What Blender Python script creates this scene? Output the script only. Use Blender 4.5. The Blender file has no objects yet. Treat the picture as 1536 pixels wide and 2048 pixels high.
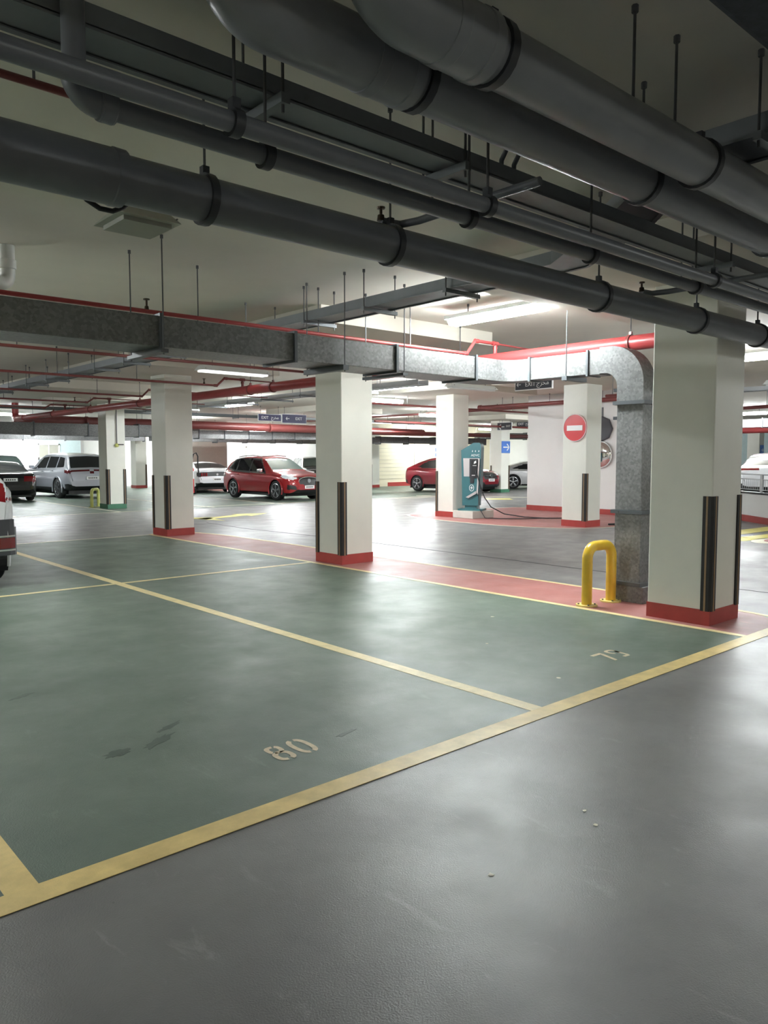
import bpy, bmesh, math, random
import numpy as np
from math import sin, cos, pi, radians, degrees, atan2, sqrt, hypot
from mathutils import Vector, Matrix

random.seed(7)
S = bpy.context.scene
COL = S.collection
# ------------------------------------------------------------------ camera
F_PX = 1540.0
cam_d = bpy.data.cameras.new('camera')
cam_d.sensor_fit = 'HORIZONTAL'
cam_d.sensor_width = 36.0
cam_d.lens = F_PX / 1536.0 * 36.0
cam_d.clip_start = 0.05
cam_d.clip_end = 300
cam = bpy.data.objects.new('camera', cam_d)
COL.objects.link(cam)
cam.location = (0, 0, 1.6)
cam.rotation_euler = (pi / 2 - atan2(109.0, F_PX), 0, radians(48.4 - 90.0))
S.camera = cam
# ------------------------------------------------------------------ world, exposure
W = bpy.data.worlds.new('world')
S.world = W
W.use_nodes = True
W.node_tree.nodes['Background'].inputs[0].default_value = (0.80, 0.86, 0.90, 1)
W.node_tree.nodes['Background'].inputs[1].default_value = 0.10
S.view_settings.view_transform = 'Standard'
S.view_settings.look = 'None'
S.view_settings.exposure = 2.5
S.view_settings.gamma = 1.0
S.view_settings.use_curve_mapping = False
S.cycles.use_denoising = True
S.cycles.max_bounces = 8
S.cycles.diffuse_bounces = 5
S.cycles.glossy_bounces = 4
S.cycles.sample_clamp_indirect = 6.0
LAMP_NEAR = 36.0     # emission of the tubes
LAMP_FAR = 38.0
LAMP_SIDE = 34.0
LAMP_DIM = 10.0
CEIL = 3.47
DROP = 3.27


# ------------------------------------------------------------------ materials
def lin(c):
    return tuple((x / 12.92 if x <= 0.04045 else ((x + 0.055) / 1.055) ** 2.4) for x in c)


def rgb(r, g, b):
    return lin((r / 255, g / 255, b / 255)) + (1,)


MATS = {}


def mat(name, col, rough=0.5, metal=0.0, var=0.0, vscale=6.0, bump=0.0, bscale=120.0, coat=0.0, emit=0.0, stretch=None,
        spec=0.5, rvar=0.0):
    m = bpy.data.materials.new(name)
    m.use_nodes = True
    nt = m.node_tree
    b = nt.nodes['Principled BSDF']
    b.inputs['Base Color'].default_value = col
    b.inputs['Roughness'].default_value = rough
    b.inputs['Metallic'].default_value = metal
    b.inputs['Specular IOR Level'].default_value = spec
    if coat:
        b.inputs['Coat Weight'].default_value = coat
        b.inputs['Coat Roughness'].default_value = 0.04
    if emit:
        b.inputs['Emission Color'].default_value = col
        b.inputs['Emission Strength'].default_value = emit
    if var or bump or rvar:
        tc = nt.nodes.new('ShaderNodeTexCoord')
        src = tc.outputs['Object']
        if stretch:
            mp = nt.nodes.new('ShaderNodeMapping')
            mp.inputs['Scale'].default_value = stretch
            nt.links.new(src, mp.inputs[0])
            src = mp.outputs[0]
    if var or rvar:
        n = nt.nodes.new('ShaderNodeTexNoise')
        n.inputs['Scale'].default_value = vscale
        n.inputs['Detail'].default_value = 6
        n.inputs['Roughness'].default_value = 0.62
        nt.links.new(src, n.inputs['Vector'])
        if var:
            mr = nt.nodes.new('ShaderNodeMapRange')
            mr.inputs['From Min'].default_value = 0.25
            mr.inputs['From Max'].default_value = 0.75
            mr.inputs['To Min'].default_value = 1 - var
            mr.inputs['To Max'].default_value = 1 + var
            nt.links.new(n.outputs[0], mr.inputs[0])
            mx = nt.nodes.new('ShaderNodeMix')
            mx.data_type = 'RGBA'
            mx.blend_type = 'MULTIPLY'
            mx.inputs[0].default_value = 1
            mx.inputs[6].default_value = col
            nt.links.new(mr.outputs[0], mx.inputs[7])
            nt.links.new(mx.outputs[2], b.inputs['Base Color'])
        if rvar:
            mr = nt.nodes.new('ShaderNodeMapRange')
            mr.inputs['To Min'].default_value = max(0.02, rough - rvar)
            mr.inputs['To Max'].default_value = rough + rvar
            nt.links.new(n.outputs[0], mr.inputs[0])
            nt.links.new(mr.outputs[0], b.inputs['Roughness'])
    if bump:
        n2 = nt.nodes.new('ShaderNodeTexNoise')
        n2.inputs['Scale'].default_value = bscale
        n2.inputs['Detail'].default_value = 3
        nt.links.new(tc.outputs['Object'], n2.inputs['Vector'])
        bp = nt.nodes.new('ShaderNodeBump')
        bp.inputs['Strength'].default_value = bump
        bp.inputs['Distance'].default_value = 0.002
        nt.links.new(n2.outputs[0], bp.inputs['Height'])
        nt.links.new(bp.outputs[0], b.inputs['Normal'])
    MATS[name] = m
    return m


def floor_mat(name, c1, c2, dirt, rough=0.36, wear=0.5):
    """painted epoxy floor: cloudy colour, scuffs, dark stains, orange-peel relief"""
    m = bpy.data.materials.new(name)
    m.use_nodes = True
    nt = m.node_tree
    L = nt.links.new
    b = nt.nodes['Principled BSDF']
    tc = nt.nodes.new('ShaderNodeTexCoord')

    def noise(scale, detail=5, rgh=0.6, vec=None, dist=0.0):
        n = nt.nodes.new('ShaderNodeTexNoise')
        n.inputs['Scale'].default_value = scale
        n.inputs['Detail'].default_value = detail
        n.inputs['Roughness'].default_value = rgh
        n.inputs['Distortion'].default_value = dist
        L(vec or tc.outputs['Object'], n.inputs['Vector'])
        return n.outputs[0]

    def ramp(fac, a, bb, lo=0.0, hi=1.0):
        r = nt.nodes.new('ShaderNodeMapRange')
        r.inputs['From Min'].default_value = a
        r.inputs['From Max'].default_value = bb
        r.inputs['To Min'].default_value = lo
        r.inputs['To Max'].default_value = hi
        L(fac, r.inputs[0])
        return r.outputs[0]

    def mix(fac, ca, cb):
        x = nt.nodes.new('ShaderNodeMix')
        x.data_type = 'RGBA'
        if hasattr(fac, 'links'):
            L(fac, x.inputs[0])
        else:
            x.inputs[0].default_value = fac
        for i, c in ((6, ca), (7, cb)):
            if hasattr(c, 'links'):
                L(c, x.inputs[i])
            else:
                x.inputs[i].default_value = c
        return x.outputs[2]
    base = mix(ramp(noise(0.9, 6), 0.35, 0.65), c1, c2)
    mp = nt.nodes.new('ShaderNodeMapping')
    mp.inputs['Scale'].default_value = (1.0, 0.35, 1.0)
    mp.inputs['Rotation'].default_value = (0, 0, 0.15)
    L(tc.outputs['Object'], mp.inputs[0])
    scuff = noise(7.0, 8, 0.7, mp.outputs[0], 0.6)
    base = mix(ramp(scuff, 0.60, 0.80, 0.0, wear), base, tuple(min(1, x * 1.9 + 0.03) for x in c2[:3]) + (1,))
    stain = noise(1.7, 7, 0.68, None, 1.2)
    base = mix(ramp(stain, 0.58, 0.85, 0.0, 0.32), base, dirt)
    speck = noise(38.0, 2, 0.5)
    base = mix(ramp(speck, 0.73, 0.78, 0.0, 0.35), base, dirt)
    L(base, b.inputs['Base Color'])
    rr = nt.nodes.new('ShaderNodeMath')
    rr.operation = 'ADD'
    L(ramp(noise(2.3, 5), 0.3, 0.7, rough - 0.07, rough + 0.09), rr.inputs[0])
    L(ramp(scuff, 0.6, 0.8, 0.0, 0.12), rr.inputs[1])
    L(rr.outputs[0], b.inputs['Roughness'])
    h = nt.nodes.new('ShaderNodeMath')
    h.operation = 'ADD'
    L(noise(150.0, 3, 0.6), h.inputs[0])
    L(ramp(noise(9.0, 4), 0, 1, 0, 0.9), h.inputs[1])
    bp = nt.nodes.new('ShaderNodeBump')
    bp.inputs['Strength'].default_value = 0.55
    bp.inputs['Distance'].default_value = 0.0025
    L(h.outputs[0], bp.inputs['Height'])
    L(bp.outputs[0], b.inputs['Normal'])
    MATS[name] = m
    return m


def galvanized(name, c=0.36, rough=0.42):
    m = bpy.data.materials.new(name)
    m.use_nodes = True
    nt = m.node_tree
    L = nt.links.new
    b = nt.nodes['Principled BSDF']
    tc = nt.nodes.new('ShaderNodeTexCoord')
    v = nt.nodes.new('ShaderNodeTexVoronoi')
    v.inputs['Scale'].default_value = 42
    L(tc.outputs['Object'], v.inputs['Vector'])
    n = nt.nodes.new('ShaderNodeTexNoise')
    n.inputs['Scale'].default_value = 3.0
    n.inputs['Detail'].default_value = 5
    L(tc.outputs['Object'], n.inputs['Vector'])
    sep = nt.nodes.new('ShaderNodeSeparateColor')
    L(v.outputs['Color'], sep.inputs[0])
    ad = nt.nodes.new('ShaderNodeMath')
    ad.operation = 'ADD'
    L(sep.outputs[0], ad.inputs[0])
    L(n.outputs[0], ad.inputs[1])
    mr = nt.nodes.new('ShaderNodeMapRange')
    mr.inputs['From Min'].default_value = 0.2
    mr.inputs['From Max'].default_value = 1.6
    mr.inputs['To Min'].default_value = c * 0.72
    mr.inputs['To Max'].default_value = c * 1.4
    L(ad.outputs[0], mr.inputs[0])
    cc = nt.nodes.new('ShaderNodeCombineColor')
    for i in range(3):
        L(mr.outputs[0], cc.inputs[i])
    L(cc.outputs[0], b.inputs['Base Color'])
    b.inputs['Metallic'].default_value = 0.55
    b.inputs['Roughness'].default_value = rough
    MATS[name] = m
    return m


floor_mat('grey_floor', rgb(104, 103, 103), rgb(122, 121, 120), rgb(70, 69, 69), 0.36)
floor_mat('green_floor', rgb(84, 99, 87), rgb(102, 115, 104), rgb(56, 66, 60), 0.44)
floor_mat('red_floor', rgb(156, 98, 95), rgb(172, 114, 109), rgb(96, 56, 56), 0.48)
mat('line_paint', rgb(224, 206, 154), 0.45, var=0.16, vscale=9, bump=0.3, bscale=160)
mat('line_front', rgb(222, 196, 130), 0.45, var=0.24, vscale=5, bump=0.3, bscale=160)
mat('line_white', rgb(222, 218, 196), 0.45, var=0.18, vscale=9, bump=0.3, bscale=160)
mat('line_yellow', rgb(226, 216, 120), 0.45, var=0.15, vscale=9)
mat('number_paint', rgb(206, 190, 160), 0.5, var=0.2, vscale=20)
mat('joint_dark', rgb(52, 52, 56), 0.7)
mat('ceiling_paint', rgb(214, 209, 198), 0.85, var=0.05, vscale=1.2)
mat('wall_white', rgb(226, 226, 224), 0.6, var=0.03, vscale=1.5)
mat('wall_cream', rgb(222, 214, 190), 0.65, var=0.04, vscale=1.5)
mat('wall_pink', rgb(228, 208, 218), 0.6, var=0.03)
mat('wall_teal', rgb(206, 226, 228), 0.5, var=0.05)
mat('wall_beige', rgb(176, 168, 158), 0.6, var=0.04)
mat('column_white', rgb(228, 227, 218), 0.5, var=0.035, vscale=2.0, rvar=0.08)
mat('plinth_red', rgb(164, 62, 58), 0.45, var=0.10, vscale=9)
mat('plinth_green', rgb(66, 118, 92), 0.45, var=0.08)
mat('rubber', rgb(34, 33, 34), 0.55, var=0.1)
mat('guard_stripe', rgb(150, 122, 92), 0.5, var=0.12)
mat('pipe_grey', rgb(124, 127, 132), 0.33, var=0.10, vscale=4, rvar=0.08)
mat('pipe_dark', rgb(104, 107, 113), 0.36, var=0.10, vscale=4)
mat('clamp_dark', rgb(62, 64, 68), 0.4, metal=0.3)
mat('rod_steel', rgb(92, 93, 95), 0.4, metal=0.6)
mat('pipe_white', rgb(206, 206, 202), 0.4)
mat('hose_black', rgb(20, 20, 22), 0.45)
mat('pipe_red', rgb(160, 62, 63), 0.34, var=0.08, vscale=5)
mat('pipe_maroon', rgb(124, 62, 60), 0.4, var=0.08)
mat('tray_grey', rgb(118, 122, 126), 0.42, metal=0.25, var=0.08)
mat('tray_light', rgb(176, 180, 184), 0.4, metal=0.3, var=0.06)
mat('brass_dark', rgb(70, 58, 46), 0.4, metal=0.7)
galvanized('galvanized', 0.17)
galvanized('galvanized_dark', 0.16, 0.5)
mat('flange_dark', rgb(88, 92, 95), 0.45, metal=0.4)
mat('insulation', rgb(58, 62, 70), 0.85, var=0.35, vscale=26, bump=0.5, bscale=40)
mat('bollard_yellow', rgb(214, 176, 52), 0.28, var=0.10, vscale=7, coat=0.3)
mat('bollard_pale', rgb(204, 206, 120), 0.4)
mat('flange_cream', rgb(222, 206, 128), 0.45, var=0.12)
mat('sign_grey', rgb(74, 76, 84), 0.4)
mat('sign_navy', rgb(66, 64, 96), 0.4)
mat('sign_white', rgb(238, 238, 238), 0.4)
mat('sign_red', rgb(206, 40, 46), 0.35)
mat('sign_blue', rgb(86, 128, 206), 0.4)
mat('mirror', (0.9, 0.9, 0.9, 1), 0.03, metal=1.0)
mat('black_panel', rgb(66, 66, 72), 0.5)
mat('charger_teal', rgb(62, 112, 119), 0.38, var=0.05)
mat('charger_grey', rgb(196, 190, 190), 0.4)
mat('charger_dark', rgb(56, 58, 62), 0.3)
mat('concrete_pale', rgb(206, 206, 198), 0.7, var=0.06)
mat('lamp_white', rgb(232, 234, 232), 0.45)
mat('lamp_off', rgb(160, 160, 150), 0.5, var=0.04)
def lamp(name, s, c=(0.955, 1.0, 0.995, 1)):
    return mat(name, c, 0.4, emit=s)


lamp('lamp_glow', 0.30)
lamp('tube_near', LAMP_NEAR, (0.93, 1.0, 1.0, 1))
lamp('tube_far', LAMP_FAR, (0.93, 0.985, 1.0, 1))
lamp('tube_side', LAMP_SIDE)
lamp('tube_dim', LAMP_DIM)
# car materials
mat('paint_red', rgb(150, 16, 26), 0.28, metal=0.25, coat=1.0)
mat('paint_red_dark', rgb(128, 18, 34), 0.3, metal=0.3, coat=1.0)
mat('paint_white', rgb(226, 227, 230), 0.3, coat=1.0)
mat('paint_silver', rgb(196, 196, 198), 0.3, metal=0.5, coat=1.0)
mat('paint_pale', rgb(168, 172, 180), 0.3, metal=0.4, coat=1.0)
mat('paint_black', rgb(14, 15, 18), 0.25, coat=1.0)
mat('paint_green', rgb(24, 46, 48), 0.28, coat=1.0)
mat('car_glass', rgb(20, 23, 26), 0.05, spec=0.8)
mat('car_glass_pale', rgb(96, 112, 108), 0.05, spec=0.9)
mat('car_trim', rgb(24, 25, 27), 0.5)
mat('chrome', rgb(216, 218, 220), 0.16, metal=1.0)
mat('tyre', rgb(22, 22, 24), 0.75, bump=0.3, bscale=60)
mat('rim_alloy', rgb(176, 180, 184), 0.25, metal=0.9)
mat('lamp_red', rgb(122, 14, 22), 0.15, coat=1.0)
mat('lamp_dark_red', rgb(84, 18, 24), 0.2, coat=1.0)
mat('lamp_clear', rgb(222, 226, 230), 0.12, coat=1.0)
mat('plate_white', rgb(232, 232, 230), 0.5)
mat('ink_black', rgb(26, 26, 28), 0.5)
mat('steel_rail', rgb(200, 202, 206), 0.3, metal=0.7)
M = MATS


# ------------------------------------------------------------------ mesh helpers
class MB:
    def __init__(s):
        s.v = []
        s.f = []

    def add(s, vs, fs):
        o = len(s.v)
        s.v.extend([tuple(p) for p in vs])
        s.f.extend([tuple(i + o for i in f) for f in fs])
        return s

    def box(s, x0, x1, y0, y1, z0, z1):
        vs = [(x0, y0, z0), (x1, y0, z0), (x1, y1, z0), (x0, y1, z0), (x0, y0, z1), (x1, y0, z1), (x1, y1, z1), (x0, y1, z1)]
        return s.add(vs, [(0, 3, 2, 1), (4, 5, 6, 7), (0, 1, 5, 4), (1, 2, 6, 5), (2, 3, 7, 6), (3, 0, 4, 7)])

    def bbox(s, x0, x1, y0, y1, z0, z1, c=0.01):
        """box with chamfered edges"""
        bm = bmesh.new()
        bmesh.ops.create_cube(bm, size=1.0)
        for v in bm.verts:
            v.co = Vector(((x0 + x1) / 2 + v.co.x * (x1 - x0), (y0 + y1) / 2 + v.co.y * (y1 - y0), (z0 + z1) / 2 + v.co.z * (z1 - z0)))
        bmesh.ops.bevel(bm, geom=list(bm.edges), offset=c, segments=2, affect='EDGES', profile=0.5)
        bm.verts.ensure_lookup_table()
        vs = [tuple(v.co) for v in bm.verts]
        fs = [tuple(v.index for v in f.verts) for f in bm.faces]
        bm.free()
        return s.add(vs, fs)

    def obox(s, c, ux, uy, uz, hx, hy, hz):
        """oriented box: centre, unit axes, half sizes"""
        c = Vector(c)
        ux, uy, uz = Vector(ux), Vector(uy), Vector(uz)
        vs = []
        for dz in (-1, 1):
            for dx, dy in ((-1, -1), (1, -1), (1, 1), (-1, 1)):
                vs.append(c + ux * hx * dx + uy * hy * dy + uz * hz * dz)
        return s.add(vs, [(0, 3, 2, 1), (4, 5, 6, 7), (0, 1, 5, 4), (1, 2, 6, 5), (2, 3, 7, 6), (3, 0, 4, 7)])

    def tube(s, pts, r, n=10, caps=True):
        pts = [Vector(p) for p in pts]
        rs = r if isinstance(r, (list, tuple)) else [r] * len(pts)
        rings = []
        up = None
        for i, p in enumerate(pts):
            t = (pts[min(i + 1, len(pts) - 1)] - pts[max(i - 1, 0)]).normalized()
            if up is None:
                up = Vector((0, 0, 1)) if abs(t.z) < 0.9 else Vector((1, 0, 0))
            a = (up - t * up.dot(t)).normalized()
            up = a
            b = t.cross(a)
            rings.append([p + (a * cos(2 * pi * k / n) + b * sin(2 * pi * k / n)) * rs[i] for k in range(n)])
        vs = [q for ring in rings for q in ring]
        fs = []
        for i in range(len(pts) - 1):
            for k in range(n):
                fs.append((i * n + k, i * n + (k + 1) % n, (i + 1) * n + (k + 1) % n, (i + 1) * n + k))
        if caps:
            fs.append(tuple(range(n - 1, -1, -1)))
            fs.append(tuple((len(pts) - 1) * n + k for k in range(n)))
        return s.add(vs, fs)

    def prism(s, poly, z0, z1):
        n = len(poly)
        vs = [(x, y, z0) for x, y in poly] + [(x, y, z1) for x, y in poly]
        fs = [tuple(range(n - 1, -1, -1)), tuple(range(n, 2 * n))]
        fs += [(i, (i + 1) % n, n + (i + 1) % n, n + i) for i in range(n)]
        return s.add(vs, fs)

    def lathe(s, o, ax, prof, n=16):
        """prof: (distance along ax, radius)"""
        ax = Vector(ax).normalized()
        a = Vector((0, 0, 1)) if abs(ax.z) < 0.9 else Vector((1, 0, 0))
        a = (a - ax * a.dot(ax)).normalized()
        b = ax.cross(a)
        o = Vector(o)
        vs = []
        for d, r in prof:
            for k in range(n):
                vs.append(o + ax * d + (a * cos(2 * pi * k / n) + b * sin(2 * pi * k / n)) * r)
        fs = []
        for i in range(len(prof) - 1):
            for k in range(n):
                fs.append((i * n + k, i * n + (k + 1) % n, (i + 1) * n + (k + 1) % n, (i + 1) * n + k))
        fs.append(tuple(range(n - 1, -1, -1)))
        fs.append(tuple((len(prof) - 1) * n + k for k in range(n)))
        return s.add(vs, fs)

    def bandpoly(s, c, ux, uy, outer, inner, closed=False, z=0.0, nrm=None, th=0.0):
        """flat band between two matching polylines drawn in the plane c,ux,uy"""
        c, ux, uy = Vector(c), Vector(ux), Vector(uy)
        n = len(outer)
        vs = [c + ux * p[0] + uy * p[1] for p in outer] + [c + ux * p[0] + uy * p[1] for p in inner]
        fs = []
        for i in range(n if closed else n - 1):
            j = (i + 1) % n
            fs.append((i, j, n + j, n + i))
        return s.add(vs, fs)


def base_of(parent):
    o = Vector((0, 0, 0))
    while parent is not None:
        o += Vector(parent.location)
        parent = parent.parent
    return o


def build(name, mb, m, parent=None, smooth=False, local=False, label=None):
    me = bpy.data.meshes.new(name)
    off = Vector((0, 0, 0)) if local else base_of(parent)
    if off.length:
        vs = [(p[0] - off.x, p[1] - off.y, p[2] - off.z) for p in mb.v]
    else:
        vs = mb.v
    me.from_pydata(vs, [], mb.f)
    me.update()
    bm = bmesh.new()
    bm.from_mesh(me)
    bmesh.ops.recalc_face_normals(bm, faces=bm.faces)
    bm.to_mesh(me)
    bm.free()
    me.materials.append(M[m] if isinstance(m, str) else m)
    if smooth:
        me.polygons.foreach_set('use_smooth', [True] * len(me.polygons))
        try:
            me.set_sharp_from_angle(angle=radians(38))
        except Exception:
            pass
    o = bpy.data.objects.new(name, me)
    COL.objects.link(o)
    if parent is not None:
        o.parent = parent
    if label:
        o['label'] = label
    return o


def tag(o, label, cat, group=None):
    o['label'] = label
    o['category'] = cat
    if group:
        o['group'] = group
    return o


def thing(name, label, cat, loc, group=None, rz=0.0):
    o = bpy.data.objects.new(name, None)
    o.empty_display_size = 0.2
    COL.objects.link(o)
    o.location = loc
    o.rotation_euler = (0, 0, rz)
    return tag(o, label, cat, group)


def struct(name, mb, m, label=None):
    o = build(name, mb, m)
    o['kind'] = 'structure'
    return o


def arc(cx, cy, r, a0, a1, n=10):
    return [(cx + r * cos(radians(a0 + (a1 - a0) * i / n)), cy + r * sin(radians(a0 + (a1 - a0) * i / n))) for i in range(n + 1)]


def chaikin(pts, it=2, closed=True):
    for _ in range(it):
        out = []
        n = len(pts)
        for i in range(n if closed else n - 1):
            a, b = pts[i], pts[(i + 1) % n]
            out.append((a[0] * .75 + b[0] * .25, a[1] * .75 + b[1] * .25))
            out.append((a[0] * .25 + b[0] * .75, a[1] * .25 + b[1] * .75))
        if not closed:
            out = [pts[0]] + out + [pts[-1]]
        pts = out
    return pts


def offset_poly(pts, d, closed=True):
    out = []
    n = len(pts)
    for i in range(n):
        a = Vector(pts[(i - 1) % n] if closed or i > 0 else pts[i])
        b = Vector(pts[(i + 1) % n] if closed or i < n - 1 else pts[i])
        t = (b - a)
        if t.length < 1e-9:
            out.append(tuple(pts[i]))
            continue
        t.normalize()
        nn = Vector((t.y, -t.x))
        out.append((pts[i][0] + nn.x * d, pts[i][1] + nn.y * d))
    return out


def text_obj(name, txt, size, m, c, ux, uz, parent, align='CENTER'):
    """flat raised lettering: centre c, right vector ux, up vector uz"""
    cu = bpy.data.curves.new(name, 'FONT')
    cu.body = txt
    cu.size = size
    cu.align_x = align
    cu.align_y = 'CENTER'
    cu.extrude = 0.0015
    cu.resolution_u = 3
    tmp = bpy.data.objects.new(name + '_tmp', cu)
    COL.objects.link(tmp)
    dg = bpy.context.evaluated_depsgraph_get()
    me = bpy.data.meshes.new_from_object(tmp.evaluated_get(dg))
    bpy.data.objects.remove(tmp)
    ux, uz = Vector(ux).normalized(), Vector(uz).normalized()
    un = ux.cross(uz)
    off = base_of(parent)
    R = Matrix((ux, uz, un)).transposed()
    for v in me.vertices:
        v.co = R @ v.co + Vector(c) - off
    me.materials.clear()
    me.materials.append(M[m])
    o = bpy.data.objects.new(name, me)
    COL.objects.link(o)
    o.parent = parent
    return o


# ================================================================== THE SETTING
XMIN, XMAX, YMIN, YMAX = -9.0, 52.0, -7.0, 56.0
floor = struct('floor', MB().box(XMIN, XMAX, YMIN, YMAX, -0.2, 0.0), 'grey_floor')


def on_floor(name, poly, m, z0=0.0, z1=0.002, label=None):
    return build(name, MB().prism(poly, z0, z1), m, floor, label=label)


def rect(x0, x1, y0, y1):
    return [(x0, y0), (x1, y0), (x1, y1), (x0, y1)]


on_floor('green_coating', rect(-8.9, 6.94, 2.88, 15.1), 'green_floor', label='green parking bay coating in the foreground')
# narrow red island under the row of three near columns, rounded at both ends
isl = [(6.94, 2.95), (7.75, 2.95), (8.06, 3.3), (8.12, 5.0), (8.12, 13.2), (7.9, 14.9), (7.4, 15.35), (6.94, 15.1)]
on_floor('red_coating', isl, 'red_floor', label='red coating along the near columns')
edge = [(7.62, 2.90), (7.9, 2.98), (8.08, 3.3), (8.12, 5.0), (8.12, 13.2), (7.98, 14.6), (7.72, 15.2), (7.3, 15.42), (6.9, 15.1)]
e2 = chaikin(edge, 2, False)


def band(name, pts, w, m, z0=0.002, z1=0.004, closed=False, label=None):
    a = offset_poly(pts, w / 2, closed)
    b = offset_poly(pts, -w / 2, closed)
    mb = MB()
    n = len(pts)
    for i in range(n if closed else n - 1):
        j = (i + 1) % n
        q = [a[i], a[j], b[j], b[i]]
        mb.add([(x, y, z0) for x, y in q] + [(x, y, z1) for x, y in q],
               [(4, 5, 6, 7), (0, 1, 5, 4), (2, 3, 7, 6)])
    return build(name, mb, m, floor, label=label)


band('painted_line', e2, 0.07, 'line_paint')
LN = [('line_front', -8.9, 9.2, 2.815, 2.945), ('line_paint', -8.9, 6.94, 9.45, 9.53), ('line_white', -8.9, 6.94, 15.06, 15.14)]
for m_, x0, x1, y0, y1 in LN:
    on_floor('painted_line', rect(x0, x1, y0, y1), m_, 0.002, 0.004)
for m_, x0, x1, y0, y1 in [('line_paint', 3.86, 3.97, 2.945, 15.06), ('line_front', 0.76, 0.88, 2.945, 15.06),
                           ('line_paint', -2.34, -2.22, 2.945, 15.06), ('line_paint', 6.90, 6.98, 2.945, 15.1)]:
    on_floor('painted_line', rect(x0, x1, y0, y1), m_, 0.002, 0.0042)
# second red island round the charger, its tip rounded
isl2 = chaikin([(15.6, 15.9), (14.5, 15.6), (14.05, 13.6), (14.0, 11.5), (14.55, 10.2), (15.4, 9.7), (17.2, 9.65), (20.5, 10.2), (20.5, 15.6), (18.0, 16.0)], 2)
on_floor('red_coating', isl2, 'red_floor', label='red coating around the charging point')
band('painted_line', isl2, 0.08, 'line_white', closed=True)
# far green bays
on_floor('green_coating', rect(-4, 15.0, 22.0, 40.0), 'green_floor', label='green parking bay coating across the aisle')
on_floor('green_coating', rect(15.0, 24.0, 22.6, 40.0), 'green_floor', label='green coating under the red car')
on_floor('green_coating', rect(24.2, 44, 24.0, 31.8), 'green_floor')
on_floor('red_coating', rect(18.6, 23.5, 28.5, 37.8), 'red_floor', 0.002, 0.003)
on_floor('painted_line', rect(-4, 10.3, 21.95, 22.06), 'line_white', 0.002, 0.004)
on_floor('painted_line', rect(10.3, 24, 22.55, 22.66), 'line_white', 0.002, 0.004)
for x in (3.2, 6.3, 9.2, 12.3, 15.0):
    on_floor('painted_line', rect(x - .05, x + .05, 22.06, 33.0), 'line_white', 0.003, 0.004)
on_floor('painted_line', rect(18.9, 22.9, 21.98, 22.1), 'line_white', 0.002, 0.004)
on_floor('painted_line', [(13.55, 15.75), (15.5, 15.55), (15.55, 15.65), (13.6, 15.86)], 'line_white', 0.002, 0.004)
on_floor('painted_line', [(22.6, 23.4), (22.4, 23.2), (26.2, 16.6), (26.4, 16.8)], 'line_white', 0.002, 0.004)
on_floor('painted_line', [(22.9, 19.9), (22.4, 19.3), (23.1, 18.6), (23.6, 19.2)], 'line_yellow', 0.004, 0.006)
# traffic arrow on the aisle
on_floor('traffic_arrow', [(9.75, 17.9), (11.3, 18.45), (11.25, 18.15), (12.15, 18.75), (11.2, 19.1), (11.22, 18.8), (9.65, 18.25)], 'line_yellow', 0.002, 0.004,
         label='pale yellow arrow painted on the aisle')
on_floor('traffic_arrow', [(8.9, 18.6), (9.6, 18.3), (9.9, 17.2), (10.1, 18.4), (9.2, 19.1)], 'line_yellow', 0.002, 0.004)
for p in ([(16.2, 7.0), (18.7, 6.9), (18.9, 7.35), (16.4, 7.5)], [(14.9, 6.4), (17.0, 6.2), (17.1, 6.6), (15.0, 6.85)]):
    on_floor('painted_line', p, 'line_yellow', 0.002, 0.004)
on_floor('painted_ring', [(15.5 + .75 * cos(a), 6.05 + .35 * sin(a)) for a in np.linspace(0, 2 * pi, 20)[:-1]], 'line_white', 0.002, 0.004)
on_floor('red_coating', [(15.55 + .45 * cos(a), 6.02 + .2 * sin(a)) for a in np.linspace(0, 2 * pi, 20)[:-1]], 'red_floor', 0.004, 0.006)
# expansion joint along the aisle
on_floor('expansion_joint', [(9.38, 2.0), (9.40, 2.0), (9.46, 8.0), (9.42, 12.0), (9.18, 15.0), (9.28, 17.0), (9.25, 17.0), (9.15, 15.0), (9.38, 12.0), (9.42, 8.0)],
         'joint_dark', 0.0, 0.0015)


# stencilled bay numbers: digits drawn as bands with stencil gaps
def ring_band(mb, cx, cy, rx, ry, t, a0, a1, z, n=14):
    o, i_ = [], []
    for k in range(n + 1):
        a = radians(a0 + (a1 - a0) * k / n)
        # rounded-rectangle feel: super ellipse
        ca, sa = cos(a), sin(a)
        e = 0.75
        px_ = math.copysign(abs(ca) ** e, ca)
        py_ = math.copysign(abs(sa) ** e, sa)
        o.append((cx + rx * px_, cy + ry * py_))
        i_.append((cx + (rx - t) * px_, cy + (ry - t) * py_))
    m0 = len(mb.v)
    vs = [(x, y, z) for x, y in o] + [(x, y, z) for x, y in i_]
    k = len(o)
    mb.add(vs, [(j, j + 1, k + j + 1, k + j) for j in range(k - 1)])


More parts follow.
